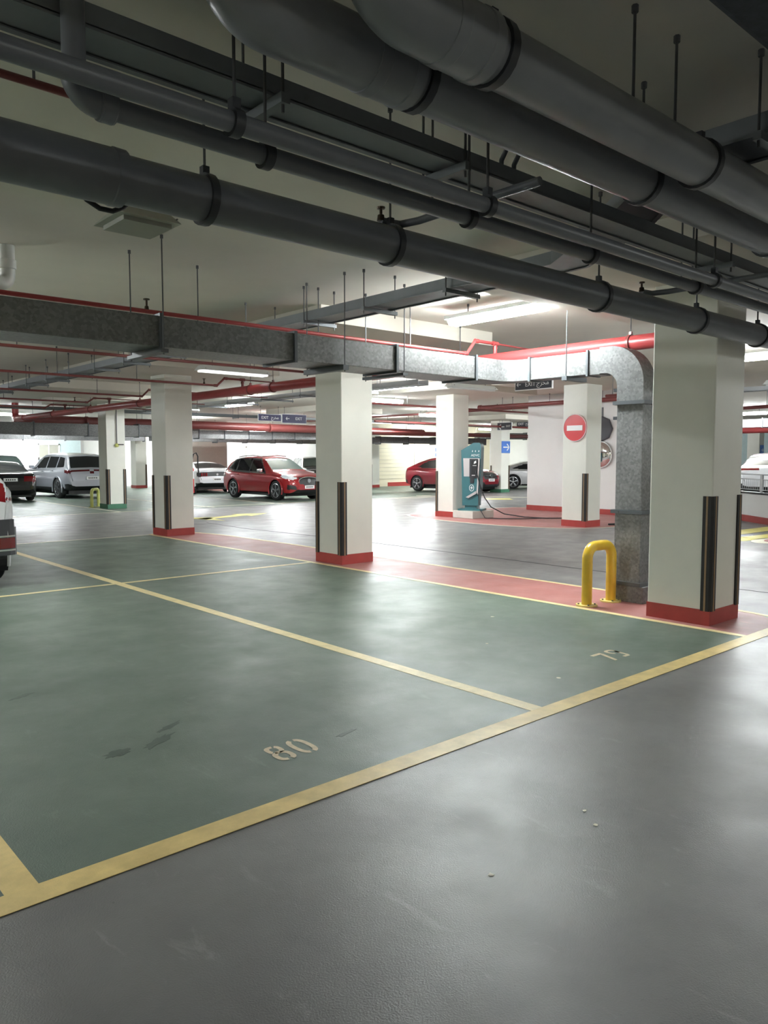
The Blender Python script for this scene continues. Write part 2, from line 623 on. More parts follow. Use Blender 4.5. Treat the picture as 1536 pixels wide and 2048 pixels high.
ZN = 0.0032
mb = MB()
ring_band(mb, 2.28, 3.475, .050, .055, .027, 80, 225, ZN)
ring_band(mb, 2.28, 3.475, .050, .055, .027, 245, 420, ZN)
ring_band(mb, 2.28, 3.375, .057, .066, .030, 95, 265, ZN)
ring_band(mb, 2.28, 3.375, .057, .066, .030, 285, 445, ZN)
build('bay_number', mb, 'number_paint', floor, label='stencilled figure 8 of bay 80')
mb = MB()
ring_band(mb, 2.43, 3.425, .060, .115, .030, 100, 262, ZN)
ring_band(mb, 2.43, 3.425, .060, .115, .030, 280, 442, ZN)
build('bay_number', mb, 'number_paint', floor, label='stencilled figure 0 of bay 80')
mb = MB()
mb.prism([(5.31, 3.44), (5.44, 3.44), (5.44, 3.475), (5.31, 3.475)], 0.002, ZN)
mb.prism([(5.405, 3.435), (5.44, 3.435), (5.37, 3.26), (5.335, 3.26)], 0.002, ZN)
build('bay_number', mb, 'number_paint', floor, label='worn stencilled figure 7 of bay 79')
mb = MB()
ring_band(mb, 5.55, 3.425, .058, .060, .028, -60, 250, ZN)
mb.prism([(5.58, 3.43), (5.608, 3.43), (5.59, 3.30), (5.56, 3.30)], 0.002, ZN)
mb.prism([(5.50, 3.27), (5.57, 3.27), (5.59, 3.30), (5.50, 3.297)], 0.002, ZN)
build('bay_number', mb, 'number_paint', floor, label='worn stencilled figure 9 of bay 79')
mat('scuff_dark', rgb(70, 83, 74), 0.45, var=0.25, vscale=30)
for (x, y, rx, ry, an) in [(1.86, 4.02, .16, .045, .55), (2.02, 4.20, .13, .03, .5), (1.62, 4.0, .09, .05, .3), (1.55, 5.4, .10, .03, .4), (2.75, 3.42, .10, .02, .2)]:
    pts = []
    for a in np.linspace(0, 2 * pi, 22)[:-1]:
        k = random.uniform(.55, 1.1)
        u_, v_ = rx * k * cos(a), ry * k * sin(a)
        pts.append((x + u_ * cos(an) - v_ * sin(an), y + u_ * sin(an) + v_ * cos(an)))
    on_floor('tyre_scuff', pts, 'scuff_dark', 0.002, 0.0028)
# little paint chips on the near floor
for (x, y, r) in [(4.60, 3.27, .016), (2.93, 1.93, .013), (2.85, 1.82, .014), (2.2, 1.86, .013), (1.36, 1.07, .012), (5.0, 4.3, .014), (5.9, 5.0, .02)]:
    pts = [(x + r * random.uniform(.6, 1.1) * cos(a), y + r * random.uniform(.6, 1.1) * sin(a)) for a in np.linspace(0, 2 * pi, 8)[:-1]]
    on_floor('paint_chip', pts, 'line_white', 0.002, 0.0034)

ceiling = struct('ceiling', MB().box(XMIN, XMAX, YMIN, YMAX, CEIL, CEIL + 0.3), 'ceiling_paint')


def drop_panel(cx, cy, h=1.6, hy=1.6):
    build('drop_panel', MB().box(cx - h, cx + h, cy - hy, cy + hy, DROP, CEIL + 0.01), 'ceiling_paint', ceiling)


for cx, cy in [(7.35, 3.67), (7.38, 9.27), (7.35, 14.9), (0.38, 3.67), (-1.0, 9.27), (9.8, 23.95), (15.3, 14.45), (15.4, 10.2), (27.7, 23.1), (18.2, 24.0), (7.4, 20.6), (15.4, 4.0)]:
    drop_panel(cx, cy)

# walls
wr = struct('wall_right', MB().box(19.0, 19.35, 9.6, 14.77, 0, CEIL), 'wall_white')
struct('wall_right_return', MB().box(19.35, 23.0, 14.45, 14.77, 0, CEIL), 'wall_white')
struct('baseboard_right', MB().box(18.985, 19.02, 9.6, 14.78, 0, 0.15), 'plinth_red')
struct('wall_back', MB().box(24.2, 45, 31.9, 32.2, 0, CEIL), 'wall_cream')
struct('baseboard_back', MB().box(28.6, 33.2, 31.87, 31.93, 0, 0.22), 'plinth_red')
struct('trim_1', MB().box(30.62, 30.82, 31.82, 31.95, 0, 2.5), 'wall_white')
for y in np.arange(0.42, 2.4, 0.21):
    build('cladding_groove', MB().box(27.6, 33.0, 31.885, 31.90, y, y + 0.012), 'wall_beige', bpy.data.objects['wall_back'])
struct('wall_far_right', MB().box(51.0, 51.4, -7, 32.2, 0, CEIL), 'wall_teal')
struct('wall_left', MB().box(15.5, 26.5, 41.8, 42.2, 0, CEIL), 'wall_white')
struct('wall_left_end', MB().box(26.4, 26.8, 32, 42.0, 0, CEIL), 'wall_white')
struct('wall_far_left', MB().box(-9, 28, 52.0, 52.4, 0, CEIL), 'wall_teal')
struct('wall_near_left', MB().box(-9.3, -9.0, -7, 52, 0, CEIL), 'wall_cream')
struct('wall_behind', MB().box(-9, 52, -7.3, -7.0, 0, CEIL), 'wall_cream')
# doors in the white wall behind the red car
for i, (x0, x1) in enumerate(((20.9, 22.5), (24.2, 25.5))):
    d = struct('door_%d' % (i + 1), MB().box(x0, x1, 41.74, 41.82, 0.02, 2.2), 'wall_white')
    fr = MB()
    for b in ((x0 - .1, x0, 0.02, 2.3), (x1, x1 + .1, 0.02, 2.3), (x0 - .1, x1 + .1, 2.2, 2.3)):
        fr.box(b[0], b[1], 41.70, 41.82, b[2], b[3])
    build('door_frame', fr, 'wall_beige', d)
# windows in the far left wall: pale frame, grey panes
for i, (x0, x1) in enumerate(((10.6, 13.6), (16.4, 17.6))):
    w_ = struct('window_%d' % (i + 1), MB().box(x0, x1, 51.93, 52.0, 1.6, 2.4), 'lamp_off')
    fr = MB()
    for b in ((x0 - .1, x0, 1.5, 2.5), (x1, x1 + .1, 1.5, 2.5), (x0 - .1, x1 + .1, 2.4, 2.5), (x0 - .1, x1 + .1, 1.5, 1.6), ((x0 + x1) / 2 - .03, (x0 + x1) / 2 + .03, 1.6, 2.4)):
        fr.box(b[0], b[1], 51.86, 51.96, b[2], b[3])
    build('window_frame', fr, 'wall_white', w_)
struct('wall_pink', MB().box(13.9, 16.2, 51.5, 51.9, 0, CEIL), 'wall_pink')
struct('wall_grey_block', MB().box(18.9, 21.0, 36.2, 38.0, 0, CEIL), 'wall_beige')
struct('wall_blue_pier', MB().box(22.9, 24.1, 41.2, 41.75, 0, CEIL), 'wall_teal')
struct('wall_portal', MB().box(37.2, 37.6, 26.4, 31.9, 0, CEIL), 'wall_white')


# ================================================================== COLUMNS
CW, CD = 0.60, 0.64


def column(x, y, label, guards=(), base='plinth_red', group=None, w=CW, d=CD, ztop=None):
    t = thing('column', label, 'column', (x + w / 2, y + d / 2, 0), group)
    build('shaft', MB().bbox(x, x + w, y, y + d, 0.0, (ztop or DROP) + 0.005, 0.012), 'column_white', t)
    build('plinth', MB().box(x - .006, x + w + .006, y - .006, y + d + .006, 0, 0.15), base, t)
    for (gx, gy) in guards:
        cx = x + w * gx
        cy = y + d * gy
        sx = 1 if gx == 0 else -1
        sy = 1 if gy == 0 else -1
        th, a, ch = 0.016, 0.085, 0.022
        pr = [(-th + ch, -th), (a, -th), (a, 0.0), (0.0, 0.0), (0.0, a), (-th, a), (-th, -th + ch)]
        pr = [(cx + sx * p, cy + sy * q) for p, q in pr]
        g = build('corner_guard', MB().prism(pr, 0.14, 1.235), 'rubber', t)
        for axis in (0, 1):
            u0, u1 = 0.034, 0.052
            if axis == 0:
                q = [(u0, -th - .003), (u1, -th - .003), (u1, -th + .004), (u0, -th + .004)]
            else:
                q = [(-th - .003, u0), (-th + .004, u0), (-th + .004, u1), (-th - .003, u1)]
            q = [(cx + sx * p, cy + sy * r_) for p, r_ in q]
            build('stripe', MB().prism(q, 0.14, 1.235), 'guard_stripe', g)
    return t


colA = column(7.05, 14.57, 'white column furthest of the three on the near red island', [(0, 0), (0, 1)])
colB = column(7.10, 8.94, 'white column in the middle of the near red island', [(0, 0), (0, 1)])
colC = column(7.10, 3.35, 'large white column on the right, beside the duct riser and yellow bollard', [(0, 0), (1, 0)])
colD = column(15.0, 14.13, 'white column behind the teal charging station', [(0, 1)])
colE = column(15.1, 10.08, 'white column bearing the round no entry sign', [(0, 0)])
colG = column(9.46, 23.6, 'white column with green base beside the pale SUV', [(0, 0), (1, 0)], 'plinth_green')
colF = column(27.4, 22.8, 'far white column with blue arrow sign and green base', [(0, 1), (1, 0)], 'plinth_green')
column(26.6, 31.0, 'cream column against the far cladding, right of the middle column', [(0, 0)])
column(17.0, 38.6, 'distant white column with red base right of the green based column', [(1, 0)])
column(9.9, 45.0, 'distant white column above the black saloon at the left', [])
column(8.3, 45.4, 'distant white column at the left edge of the view', [])
column(42.5, 17.6, 'distant white column with small blue sign at the right edge', [(0, 0)])
column(7.4, 35.8, 'distant white column behind the black saloon', [])
column(41.5, 27.0, 'distant white column behind the red coupe SUV', [])
# conduit and switch down the column with the green base
cd = thing('conduit', 'thin conduit with a round switch on the green based column', 'conduit', (9.78, 23.57, 1.9))
build('pipe_run', MB().tube([(9.78, 23.57, 3.25), (9.78, 23.57, 2.02)], 0.014, 8), 'rod_steel', cd)
build('switch', MB().lathe((9.78, 23.60, 1.98), (0, -1, 0), [(0, .06), (.05, .06), (.07, .03)], 14), 'bollard_pale', cd)
build('lever', MB().box(9.8, 9.98, 23.52, 23.54, 1.99, 2.02), 'ink_black', cd)


# ================================================================== CEILING SERVICES
def rod(parent, x, y, z0, z1=CEIL, r=0.0065, m='rod_steel'):
    mb = MB().tube([(x, y, z0), (x, y, z1)], r, 6)
    mb.lathe((x, y, z1 - .03), (0, 0, 1), [(0, r * 2.2), (.03, r * 2.2)], 6)
    return build('hanger_rod', mb, m, parent)


def pipe_clamp(parent, axis, x, y, z, r, rodtop=CEIL, m='clamp_dark'):
    ax = (1, 0, 0) if axis == 'x' else (0, 1, 0)
    o = Vector((x, y, z)) - Vector(ax) * 0.018
    mb = MB().lathe(o, ax, [(0, r + .003), (0, r + .014), (.036, r + .014), (.036, r + .003)], 20)
    mb.box(x - .016, x + .016, y - .016, y + .016, z + r + .006, z + r + .045)
    c = build('pipe_clamp', mb, m, parent, smooth=True)
    if rodtop:
        rod(parent, x, y, z + r + .04, rodtop)
    return c


def coupling(parent, axis, a0, a1, y, z, r, m):
    """socket along x (or y) from a0 to a1"""
    if axis == 'x':
        o, ax = (a0, y, z), (1, 0, 0)
    else:
        o, ax = (y, a0, z), (0, 1, 0)
    L_ = a1 - a0
    prof = [(0, r), (0.004, r + .010), (.05, r + .012), (.055, r + .008), (L_ - .055, r + .008), (L_ - .05, r + .012), (L_ - .004, r + .010), (L_, r)]
    return build('coupling', MB().lathe(o, ax, prof, 24), m, parent, smooth=True)


def bend(p0, corner, p1, R, n=10):
    """path p0 -> rounded corner -> p1"""
    p0, c, p1 = Vector(p0), Vector(corner), Vector(p1)
    d0 = (p0 - c).normalized()
    d1 = (p1 - c).normalized()
    ctr = c + (d0 + d1) * R
    a = c + d0 * R
    pts = [p0]
    for k in range(n + 1):
        t = pi / 2 * k / n
        pts.append(ctr - d1 * R * cos(t) - d0 * R * sin(t))
    pts.append(p1)
    return pts


# ---- P5: nearest big grey drain pipe, P4 next to it
def drain(y, z, r, xv, x_end, label, fit_end, rings, m):
    t = thing('drain_pipe', label, 'pipe', (xv, y, z))
    R = r * 1.6
    build('elbow', MB().tube(bend((xv, y, CEIL - .15), (xv, y, z), (fit_end, y, z), R, 14), r + .012, 28), m, t, smooth=True)
    build('pipe_run', MB().tube([(fit_end - .02, y, z), (x_end, y, z)], r, 28), m, t, smooth=True)
    build('riser', MB().tube([(xv, y, CEIL - .16), (xv, y, CEIL + .02)], r, 24), m, t, smooth=True)
    coupling(t, 'x', fit_end - .2, fit_end + .02, y, z, r + .006, m)
    for x, rt in rings:
        pipe_clamp(t, 'x', x, y, z, r, CEIL if rt else None)
    return t


drain(1.80, 2.975, 0.100, 1.555, 12.0, 'nearest big grey drain pipe, uppermost at the right, with glossy elbow', 2.02, [(2.09, 0), (3.58, 0), (5.1, 1), (6.6, 1)], 'pipe_grey')
for x in (2.99, 3.34):
    rod(bpy.data.objects['drain_pipe'], x, 1.80, 3.07)
drain(2.12, 2.985, 0.100, 1.25, 12.0, 'second big grey drain pipe running just behind the nearest one', 1.98, [(2.04, 1), (3.62, 1), (5.15, 1), (6.7, 1)], 'pipe_grey')
# ---- P2b: thin dark pipe crossing in front of the drop pipe
t = thing('drain_pipe', 'thin dark pipe running straight across just below the cable tray', 'pipe', (2.0, 2.35, 2.73))
build('pipe_run', MB().tube([(-4, 2.35, 2.73), (12, 2.35, 2.73)], 0.034, 16), 'pipe_dark', t, smooth=True)
for x in (1.41, 2.71, 4.91, 6.4):
    pipe_clamp(t, 'x', x, 2.35, 2.73, 0.034)
# ---- P2: thin dark pipe with elbow coming down at the left
t = thing('drain_pipe', 'thin dark pipe with an elbow dropping from the ceiling at upper left', 'pipe', (0.93, 2.5, 2.72))
path = bend((0.93, 2.5, CEIL), (0.93, 2.5, 2.72), (12, 2.5, 2.72), 0.075, 10)
build('pipe_run', MB().tube(path, 0.036, 18), 'pipe_dark', t, smooth=True)
build('elbow', MB().tube(path[1:-1], 0.043, 18), 'pipe_dark', t, smooth=True)
coupling(t, 'x', 1.0, 1.06, 2.5, 2.72, 0.038, 'pipe_dark')
for x in (1.63, 2.75, 3.75, 4.96, 6.3):
    pipe_clamp(t, 'x', x, 2.5, 2.72, 0.036)
# ---- P1: lower big grey drain pipe
t = thing('drain_pipe', 'big dark grey drain pipe lowest of the overhead row, passing before the right column', 'pipe', (2.0, 3.16, 2.745))
build('pipe_run', MB().tube([(-4, 3.16, 2.745), (13, 3.16, 2.745)], 0.098, 28), 'pipe_dark', t, smooth=True)
coupling(t, 'x', 0.35, 1.36, 3.16, 2.745, 0.104, 'pipe_dark')
for x in (1.74, 2.85, 4.85, 6.30, 7.5):
    pipe_clamp(t, 'x', x, 3.16, 2.745, 0.098)
# ---- cable tray along the pipes
def tray(name, label, pts, z, w, h, m, hang=(), hgap=0.06, far=False):
    t = thing(name, label, 'cable tray', (pts[0][0], pts[0][1], z))
    a = offset_poly(pts, w / 2, False)
    b = offset_poly(pts, -w / 2, False)
    base = MB()
    for i in range(len(pts) - 1):
        q = [a[i], a[i + 1], b[i + 1], b[i]]
        base.prism(q, z, z + .004)
    build('tray_base', base, m, t)
    for side in (a, b):
        rail = MB()
        s2 = offset_poly(side, 0.012 if side is b else -0.012, False)
        for i in range(len(pts) - 1):
            rail.prism([side[i], side[i + 1], s2[i + 1], s2[i]], z - .004, z + h)
            s3 = offset_poly(side, 0.03 if side is b else -0.03, False)
            rail.prism([side[i], side[i + 1], s3[i + 1], s3[i]], z - .010, z - .004)
        build('side_rail', rail, m, t)
    for (hx, hy, along) in hang:
        g = w / 2 + hgap
        if along == 'x':
            build('bracket', MB().box(hx - .02, hx + .02, hy - g, hy + g, z - .05, z - .012), 'tray_grey', t)
            for s_ in (-1, 1):
                rod(t, hx, hy + s_ * (g - .02), z - .08)
        else:
            build('bracket', MB().box(hx - g, hx + g, hy - .02, hy + .02, z - .05, z - .012), 'tray_grey', t)
            for s_ in (-1, 1):
                rod(t, hx + s_ * (g - .02), hy, z - .08)
    return t


tray('cable_tray', 'grey cable tray running beside the near pipes, under the drop from the ceiling', [(-4, 2.655), (13, 2.655)], 2.985, 0.20, 0.07, 'tray_grey',
     [(1.72, 2.655, 'x'), (2.74, 2.655, 'x'), (5.5, 2.655, 'x'), (6.9, 2.655, 'x')])
hang = [(3.95, 1.60, 'y')] + [(5.25, y, 'y') for y in (4.85, 5.98, 7.0, 8.2, 9.4, 10.6, 11.8, 13.0, 14.2, 15.4, 16.6, 17.8, 19.0, 20.2)]
tray('cable_tray', 'long grey cable tray crossing above the square duct', [(3.95, -3), (3.95, 2.1), (4.55, 2.75), (5.2, 3.65), (5.25, 4.2), (5.25, 22)], 3.115, 0.34, 0.09, 'tray_grey', hang)
hang = [(11.3, y, 'y') for y in (13.5, 15.2, 16.9, 18.6, 20.3, 22.0, 23.7)]
tray('cable_tray', 'pale cable tray far behind the middle column, with dark cross brackets', [(11.3, 11.5), (11.3, 24.7)], 3.11, 0.30, 0.10, 'tray_light', hang, 0.35)
tray('cable_tray', 'grey cable tray beyond the aisle, below the ceiling of the far bays', [(3, 25.2), (30, 25.2)], 3.10, 0.30, 0.09, 'tray_grey', [(x, 25.2, 'x') for x in (6, 9, 12, 15, 18, 21, 24, 27)])
tray('cable_tray', 'pale ladder tray at far right behind the right column', [(17.6, 1.5), (17.6, 9.3)], 3.08, 0.3, 0.08, 'tray_light', [(17.6, 6.9, 'y')])
# insulated duct, top right corner
t = thing('air_duct', 'dark insulated duct cutting the top right corner', 'duct', (3, 0.95, 3.05))
build('duct_section', MB().bbox(-2, 9, 0.62, 1.2, 3.0, 3.36, 0.03), 'insulation', t)
build('bracket', MB().bbox(3.02, 3.08, 0.6, 1.26, 2.93, 2.99, 0.008), 'clamp_dark', t)
for y_ in (0.61, 1.24):
    rod(t, 3.05, y_, 2.93)
# small red pipe upper left
t = thing('sprinkler_pipe', 'dark red sprinkler pipe at the upper left edge', 'pipe', (0, 3.4, 3.13))
build('pipe_run', MB().tube([(-4, 3.4, 3.13), (4.2, 3.4, 3.13)], 0.017, 12), 'pipe_maroon', t, smooth=True)
rod(t, 1.1, 3.4, 3.14)
# red cross pipe between P1 and tray (sprinkler heads)
for i, (hx, lab) in enumerate(((2.9, 'left'), (5.57, 'right'))):
    t = thing('sprinkler_pipe', 'short cross pipe with upright sprinkler head above the lowest big pipe, %s of the two' % lab, 'pipe', (hx, 3.16, 2.875))
    build('pipe_run', MB().tube([(hx - .09, 3.19, 2.872), (hx + .03, 3.17, 2.872), (hx + .06, 3.05, 2.872), (hx + .06, 2.25, 2.872)], 0.021, 10), 'pipe_dark', t, smooth=True)
    build('sprinkler_head', MB().lathe((hx - .09, 3.19, 2.872), (0, 0, 1), [(0, .022), (.03, .018), (.035, .008), (.06, .008), (.063, .022), (.072, .024)], 10), 'brass_dark', t)
    rod(t, hx + .06, 2.95, 2.88)

# black hose loop by the unlit lamp
t = tag(build('flexible_conduit', MB().tube([(1.22, 3.22, 2.80), (1.24, 3.45, 2.84), (1.30, 3.58, 2.84), (1.38, 3.6, 2.775), (1.44, 3.6, 2.748), (1.50, 3.6, 2.748), (1.55, 3.6, 2.775), (1.60, 3.58, 2.83), (1.64, 3.45, 2.84), (1.66, 3.22, 2.80)], 0.012, 10), 'hose_black', smooth=True),
        'black flexible conduit hanging in a loop under the lowest big pipe', 'conduit')

for k, (x, lab) in enumerate(((3.17, 'left'), (3.27, 'right'))):
    tag(build('flexible_conduit', MB().tube([(x, 2.66, 2.99), (x - .02, 2.64, 3.12), (x + .02, 2.60, 3.24), (x + .10, 2.56, 3.33), (x + .16, 2.54, 3.40), (x + .17, 2.53, CEIL)], 0.013, 10), 'pipe_dark', smooth=True),
        'grey flexible conduit curving up from the near cable tray, %s of the pair' % lab, 'conduit')

# ---- square galvanised duct
DY0, DY1, DZ0, DZ1 = 6.25, 6.78, 2.545, 2.805
t = thing('air_duct', 'square galvanised air duct crossing the middle, turning down beside the right column', 'duct', (5.7, 6.5, 2.54))
fl = [-2.5, -1.1, 0.26, 1.63, 3.0, 4.39, 5.73, 7.02]
for a, b in zip(fl[:-1], fl[1:]):
    build('duct_section', MB().bbox(a + .012, b - .012, DY0, DY1, DZ0, DZ1, 0.006), 'galvanized', t)
for a in fl[1:]:
    build('flange', MB().box(a - .016, a + .016, DY0 - .022, DY1 + .022, DZ0 - .022, DZ1 + .022), 'flange_dark', t)
for a in (-1.1, 1.63, 3.0, 4.97, 5.80):
    build('bracket', MB().box(a - .035, a + .035, DY0 - .07, DY1 + .09, DZ0 - .055, DZ0 - .004 if a == 4.97 else DZ0 - .024), 'flange_dark', t)
    rod(t, a, DY0 - .05, DZ0 - .07)
    rod(t, a, DY1 + .07, DZ0 - .07)
RX0, RX1 = 7.65, 7.88
# horizontal elbow: throat radius
ri = 0.20
cx_, cy_ = RX0 - ri, DY0 - ri
inner = [(7.035, DY0)] + [(cx_ + ri * sin(a), cy_ + ri * cos(a)) for a in np.linspace(0, pi / 2, 9)] + [(RX0, 5.95)]
outer = [(7.035, DY1)] + [(cx_ + (ri + RX1 - RX0) * sin(a), cy_ + (ri + .53) * cos(a)) for a in np.linspace(0, pi / 2, 9)] + [(RX1, 5.95)]
build('duct_elbow', MB().prism(inner + outer[::-1], DZ0, DZ1), 'galvanized', t)
build('duct_section', MB().bbox(RX0, RX1, 5.12, 5.92, DZ0, DZ1, 0.006), 'galvanized', t)
build('duct_section', MB().bbox(RX0, RX1, 4.95, 5.10, DZ0 - .01, DZ1 + .015, 0.006), 'galvanized', t)
for y in (5.935, 5.11):
    build('flange', MB().box(RX0 - .018, RX1 + .018, y - .014, y + .014, DZ0 - .018, DZ1 + .018), 'flange_dark', t)
build('bracket', MB().box(RX0 - .09, RX1 + .09, 5.33, 5.40, DZ0 - .05, DZ0 - .002), 'flange_dark', t)
rod(t, RX0 - .06, 5.36, DZ0 - .06)
# vertical bend and riser
RY0, RY1 = 4.40, 4.72
prof = [(4.95, DZ1 + .03)] + [(RY0 + .42 - .42 * sin(a), DZ1 + .03 - .42 + .42 * cos(a)) for a in np.linspace(0.0, pi / 2, 12)] + [(RY0, 2.2), (RY1, 2.2)]
prof += [(RY1 + .16 - .16 * cos(a), 2.385 + .16 * sin(a)) for a in np.linspace(0, pi / 2, 8)] + [(4.95, DZ0)]
n = len(prof)
mb = MB()
mb.add([(RX0 - .01, y, z) for y, z in prof] + [(RX1 + .01, y, z) for y, z in prof],
       [tuple(range(n)), tuple(range(2 * n - 1, n - 1, -1))] + [(i, (i + 1) % n, n + (i + 1) % n, n + i) for i in range(n)])
build('duct_bend', mb, 'galvanized_dark', t, smooth=True)
for a, b in ((0.22, 0.98), (1.02, 2.19)):
    build('duct_section', MB().bbox(RX0, RX1, RY0, RY1, a, b, 0.006), 'galvanized', t)
for z in (1.0, 2.2, 0.205):
    build('flange', MB().box(RX0 - .035, RX1 + .03, RY0 - .03, RY1 + .035, z - .02, z + .02), 'flange_dark', t)
build('duct_foot', MB().bbox(RX0 - .03, RX1 + .02, RY0 - .06, RY1 + .02, 0.0, 0.185, 0.006), 'galvanized_dark', t)
for z in (0.05, 0.2, 1.0):
    build('bolt', MB().lathe((RX0 - .03, RY1 - .06, z), (-1, 0, 0), [(0, .012), (.014, .012)], 6), 'rod_steel', t)
for z in (2.02, 2.33):
    build('lug', MB().box(RX0 + .02, RX0 + .06, RY1, RY1 + .06, z, z + .035), 'clamp_dark', t)

# ---- red sprinkler main, along Y
MX, MZ, MR = 8.2, 2.93, 0.088
t = thing('sprinkler_main', 'thick red sprinkler main passing behind the two near left columns', 'pipe', (MX, 10, MZ))
build('pipe_run', MB().tube([(MX, 3.9, MZ), (MX, 27.6, MZ)], MR, 24), 'pipe_red', t, smooth=True)
for y in (4.9, 7.6, 10.9, 12.4, 13.2, 16.5, 18.3, 21.5, 24.5):
    pipe_clamp(t, 'y', MX, y, MZ, MR, CEIL, 'pipe_maroon')
build('elbow', MB().tube(bend((MX, 27.3, MZ), (MX, 28.3, MZ), (MX, 28.3, CEIL), .2), MR + .02, 18), 'pipe_red', t, smooth=True)


def branch(y, x0, x1, z, label, tee=True, grp=None, r=0.021, m='pipe_red', rods=(), heads=()):
    t = thing('sprinkler_pipe', label, 'pipe', (x0, y, z), grp)
    if tee:
        zk = MZ + MR + 0.13
        pts = [(x0, y, z), (MX - .62, y, z), (MX - .56, y, z + .01), (MX - .42, y, zk - .01), (MX - .36, y, zk), (MX + .05, y, zk)]
        build('pipe_run', MB().tube(pts, r, 12), m, t, smooth=True)
        build('tee', MB().tube([(MX, y, MZ + MR - .02), (MX, y, zk)], r * 1.25, 12).lathe((MX, y, zk - .075), (0, 0, 1), [(0, r * 1.6), (.03, r * 1.6)], 12)
              .lathe((MX - .05, y, zk), (1, 0, 0), [(0, r * 1.5), (.1, r * 1.5)], 12), m, t, smooth=True)
        for xx, zz in ((MX - .60, z), (MX - .38, zk)):
            build('fitting', MB().lathe((xx - .035, y, zz), (1, 0, 0), [(0, r * 1.35), (.07, r * 1.35)], 12), m, t, smooth=True)
        build('pipe_run', MB().tube([(MX + .05, y, zk), (x1, y, zk - .02)], r * .62, 10), m, t, smooth=True)
    else:
        build('pipe_run', MB().tube([(x0, y, z), (x1, y, z)], r, 12), m, t, smooth=True)
    for x in rods:
        rod(t, x, y, z)
    for x in heads:
        build('sprinkler_head', MB().lathe((x, y, z + r - .004), (0, 0, 1), [(0, .022), (.03, .018), (.035, .010), (.085, .010), (.088, .03), (.098, .03)], 10), 'brass_dark', t)
    return t


branch(6.95, -4, 9.6, 2.965, 'red sprinkler branch lying just above the square duct, kinked over the main', rods=(3.73, 5.2, 6.6), heads=(3.2,))
branch(10.2, -4, 10.0, 2.97, 'dark red sprinkler branch seen under the square duct', m='pipe_maroon', rods=(3.0, 5.2))
branch(13.5, -3, 10.5, 3.0, 'red sprinkler branch crossing before the furthest near column, tee at the main', m='pipe_maroon', rods=(2.3, 4.6, 6.0), heads=(7.35,))
branch(16.9, -2, 11, 2.99, 'dark red sprinkler branch second beyond the square duct at left', m='pipe_maroon', rods=(3.0, 5.2, 6.6))
branch(20.2, 0, 11, 3.03, 'dark red sprinkler branch third beyond the square duct, with hump by the main', m='pipe_maroon', rods=(3.6, 5.6), heads=(7.3,))
branch(23.5, 2, 10.9, 3.05, 'dark red sprinkler branch fourth beyond the square duct', m='pipe_maroon', rods=(5.5,))
# big red cross main at the far side
t = thing('sprinkler_main', 'thick red cross main running below the exit sign far behind', 'pipe', (14, 28, 2.9))
build('pipe_run', MB().tube([(8.2, 28.6, 2.93), (27.5, 28.0, 2.84)], 0.17, 20), 'pipe_maroon', t, smooth=True)
for x in (10.6, 14.4, 18.4, 22.6):
    build('pipe_clamp', MB().lathe((x, 28.35 - (x - 10) * .02, 2.92 - (x - 8.2) * .0047), (1, 0, 0), [(0, .18), (0, .19), (.08, .19), (.08, .18)], 18), 'pipe_maroon', t, smooth=True)
    rod(t, x, 28.3 - (x - 10) * .02, 3.08)
# further red pipes to the right
for (p0, p1, r, lab) in [((12.2, 15.2, 3.0), (30, 15.2, 3.0), .03, 'thin red pipe above the charging station running to the right'),
                         ((14.0, 8.9, 2.86), (14.0, 7.6, 2.86), .03, 'short red pipe ending beside the duct riser'),
                         ((18.75, 9.4, 3.19), (18.75, 16.5, 3.19), .06, 'dull red pipe along the top of the white wall'),
                         ((19.5, 22.5, 3.0), (40, 22.5, 2.95), .045, 'red pipe crossing high behind the charging station column'),
                         ((22.0, 26.5, 2.72), (46, 26.0, 2.75), .10, 'thick dull red pipe above the red coupe SUV'),
                         ((21.0, 16, 3.28), (21.0, 30, 3.28), .04, 'red pipe running away above the cross aisle'),
                         ((33.0, 3, 2.75), (33.0, 24, 2.75), .14, 'thick pink red pipe far behind the right column'),
                         ((21.5, 3, 3.05), (21.5, 9.6, 2.95), .05, 'curved red pipe right of the big right column')]:
    t = thing('sprinkler_pipe', lab, 'pipe', p0)
    build('pipe_run', MB().tube([p0, p1], r, 12), 'pipe_red' if r > .12 else 'pipe_maroon', t, smooth=True)
    for f_ in (.12, .37, .62, .87):
        q = Vector(p0).lerp(Vector(p1), f_)
        rod(t, q.x, q.y, q.z + r)
    d = (Vector(p1) - Vector(p0)).normalized()
    build('fitting', MB().lathe(Vector(p1) - d * .06, d, [(0, r * 1.3), (.1, r * 1.3)], 12), 'pipe_maroon', t, smooth=True)
t = bpy.data.objects['sprinkler_pipe']

# white stub pipe at the left edge
t = thing('drain_pipe', 'white pipe stub dropping from the ceiling at the left edge', 'pipe', (2.1, 7.35, 3.3))
build('pipe_run', MB().tube(bend((2.12, 7.4, CEIL - .003), (2.12, 7.4, 3.12), (1.6, 7.1, 3.12), .10), .062, 18), 'pipe_white', t, smooth=True)
build('coupling', MB().lathe((2.12, 7.4, 3.26), (0, 0, 1), [(0, .062), (.005, .072), (.08, .072), (.085, .062)], 18), 'pipe_white', t, smooth=True)
build('end_cap', MB().lathe((1.86, 7.25, 3.12), (-.87, -.5, 0), [(0, .063), (0, .08), (.05, .08), (.05, .06), (.09, .06)], 18), 'hose_black', t, smooth=True)


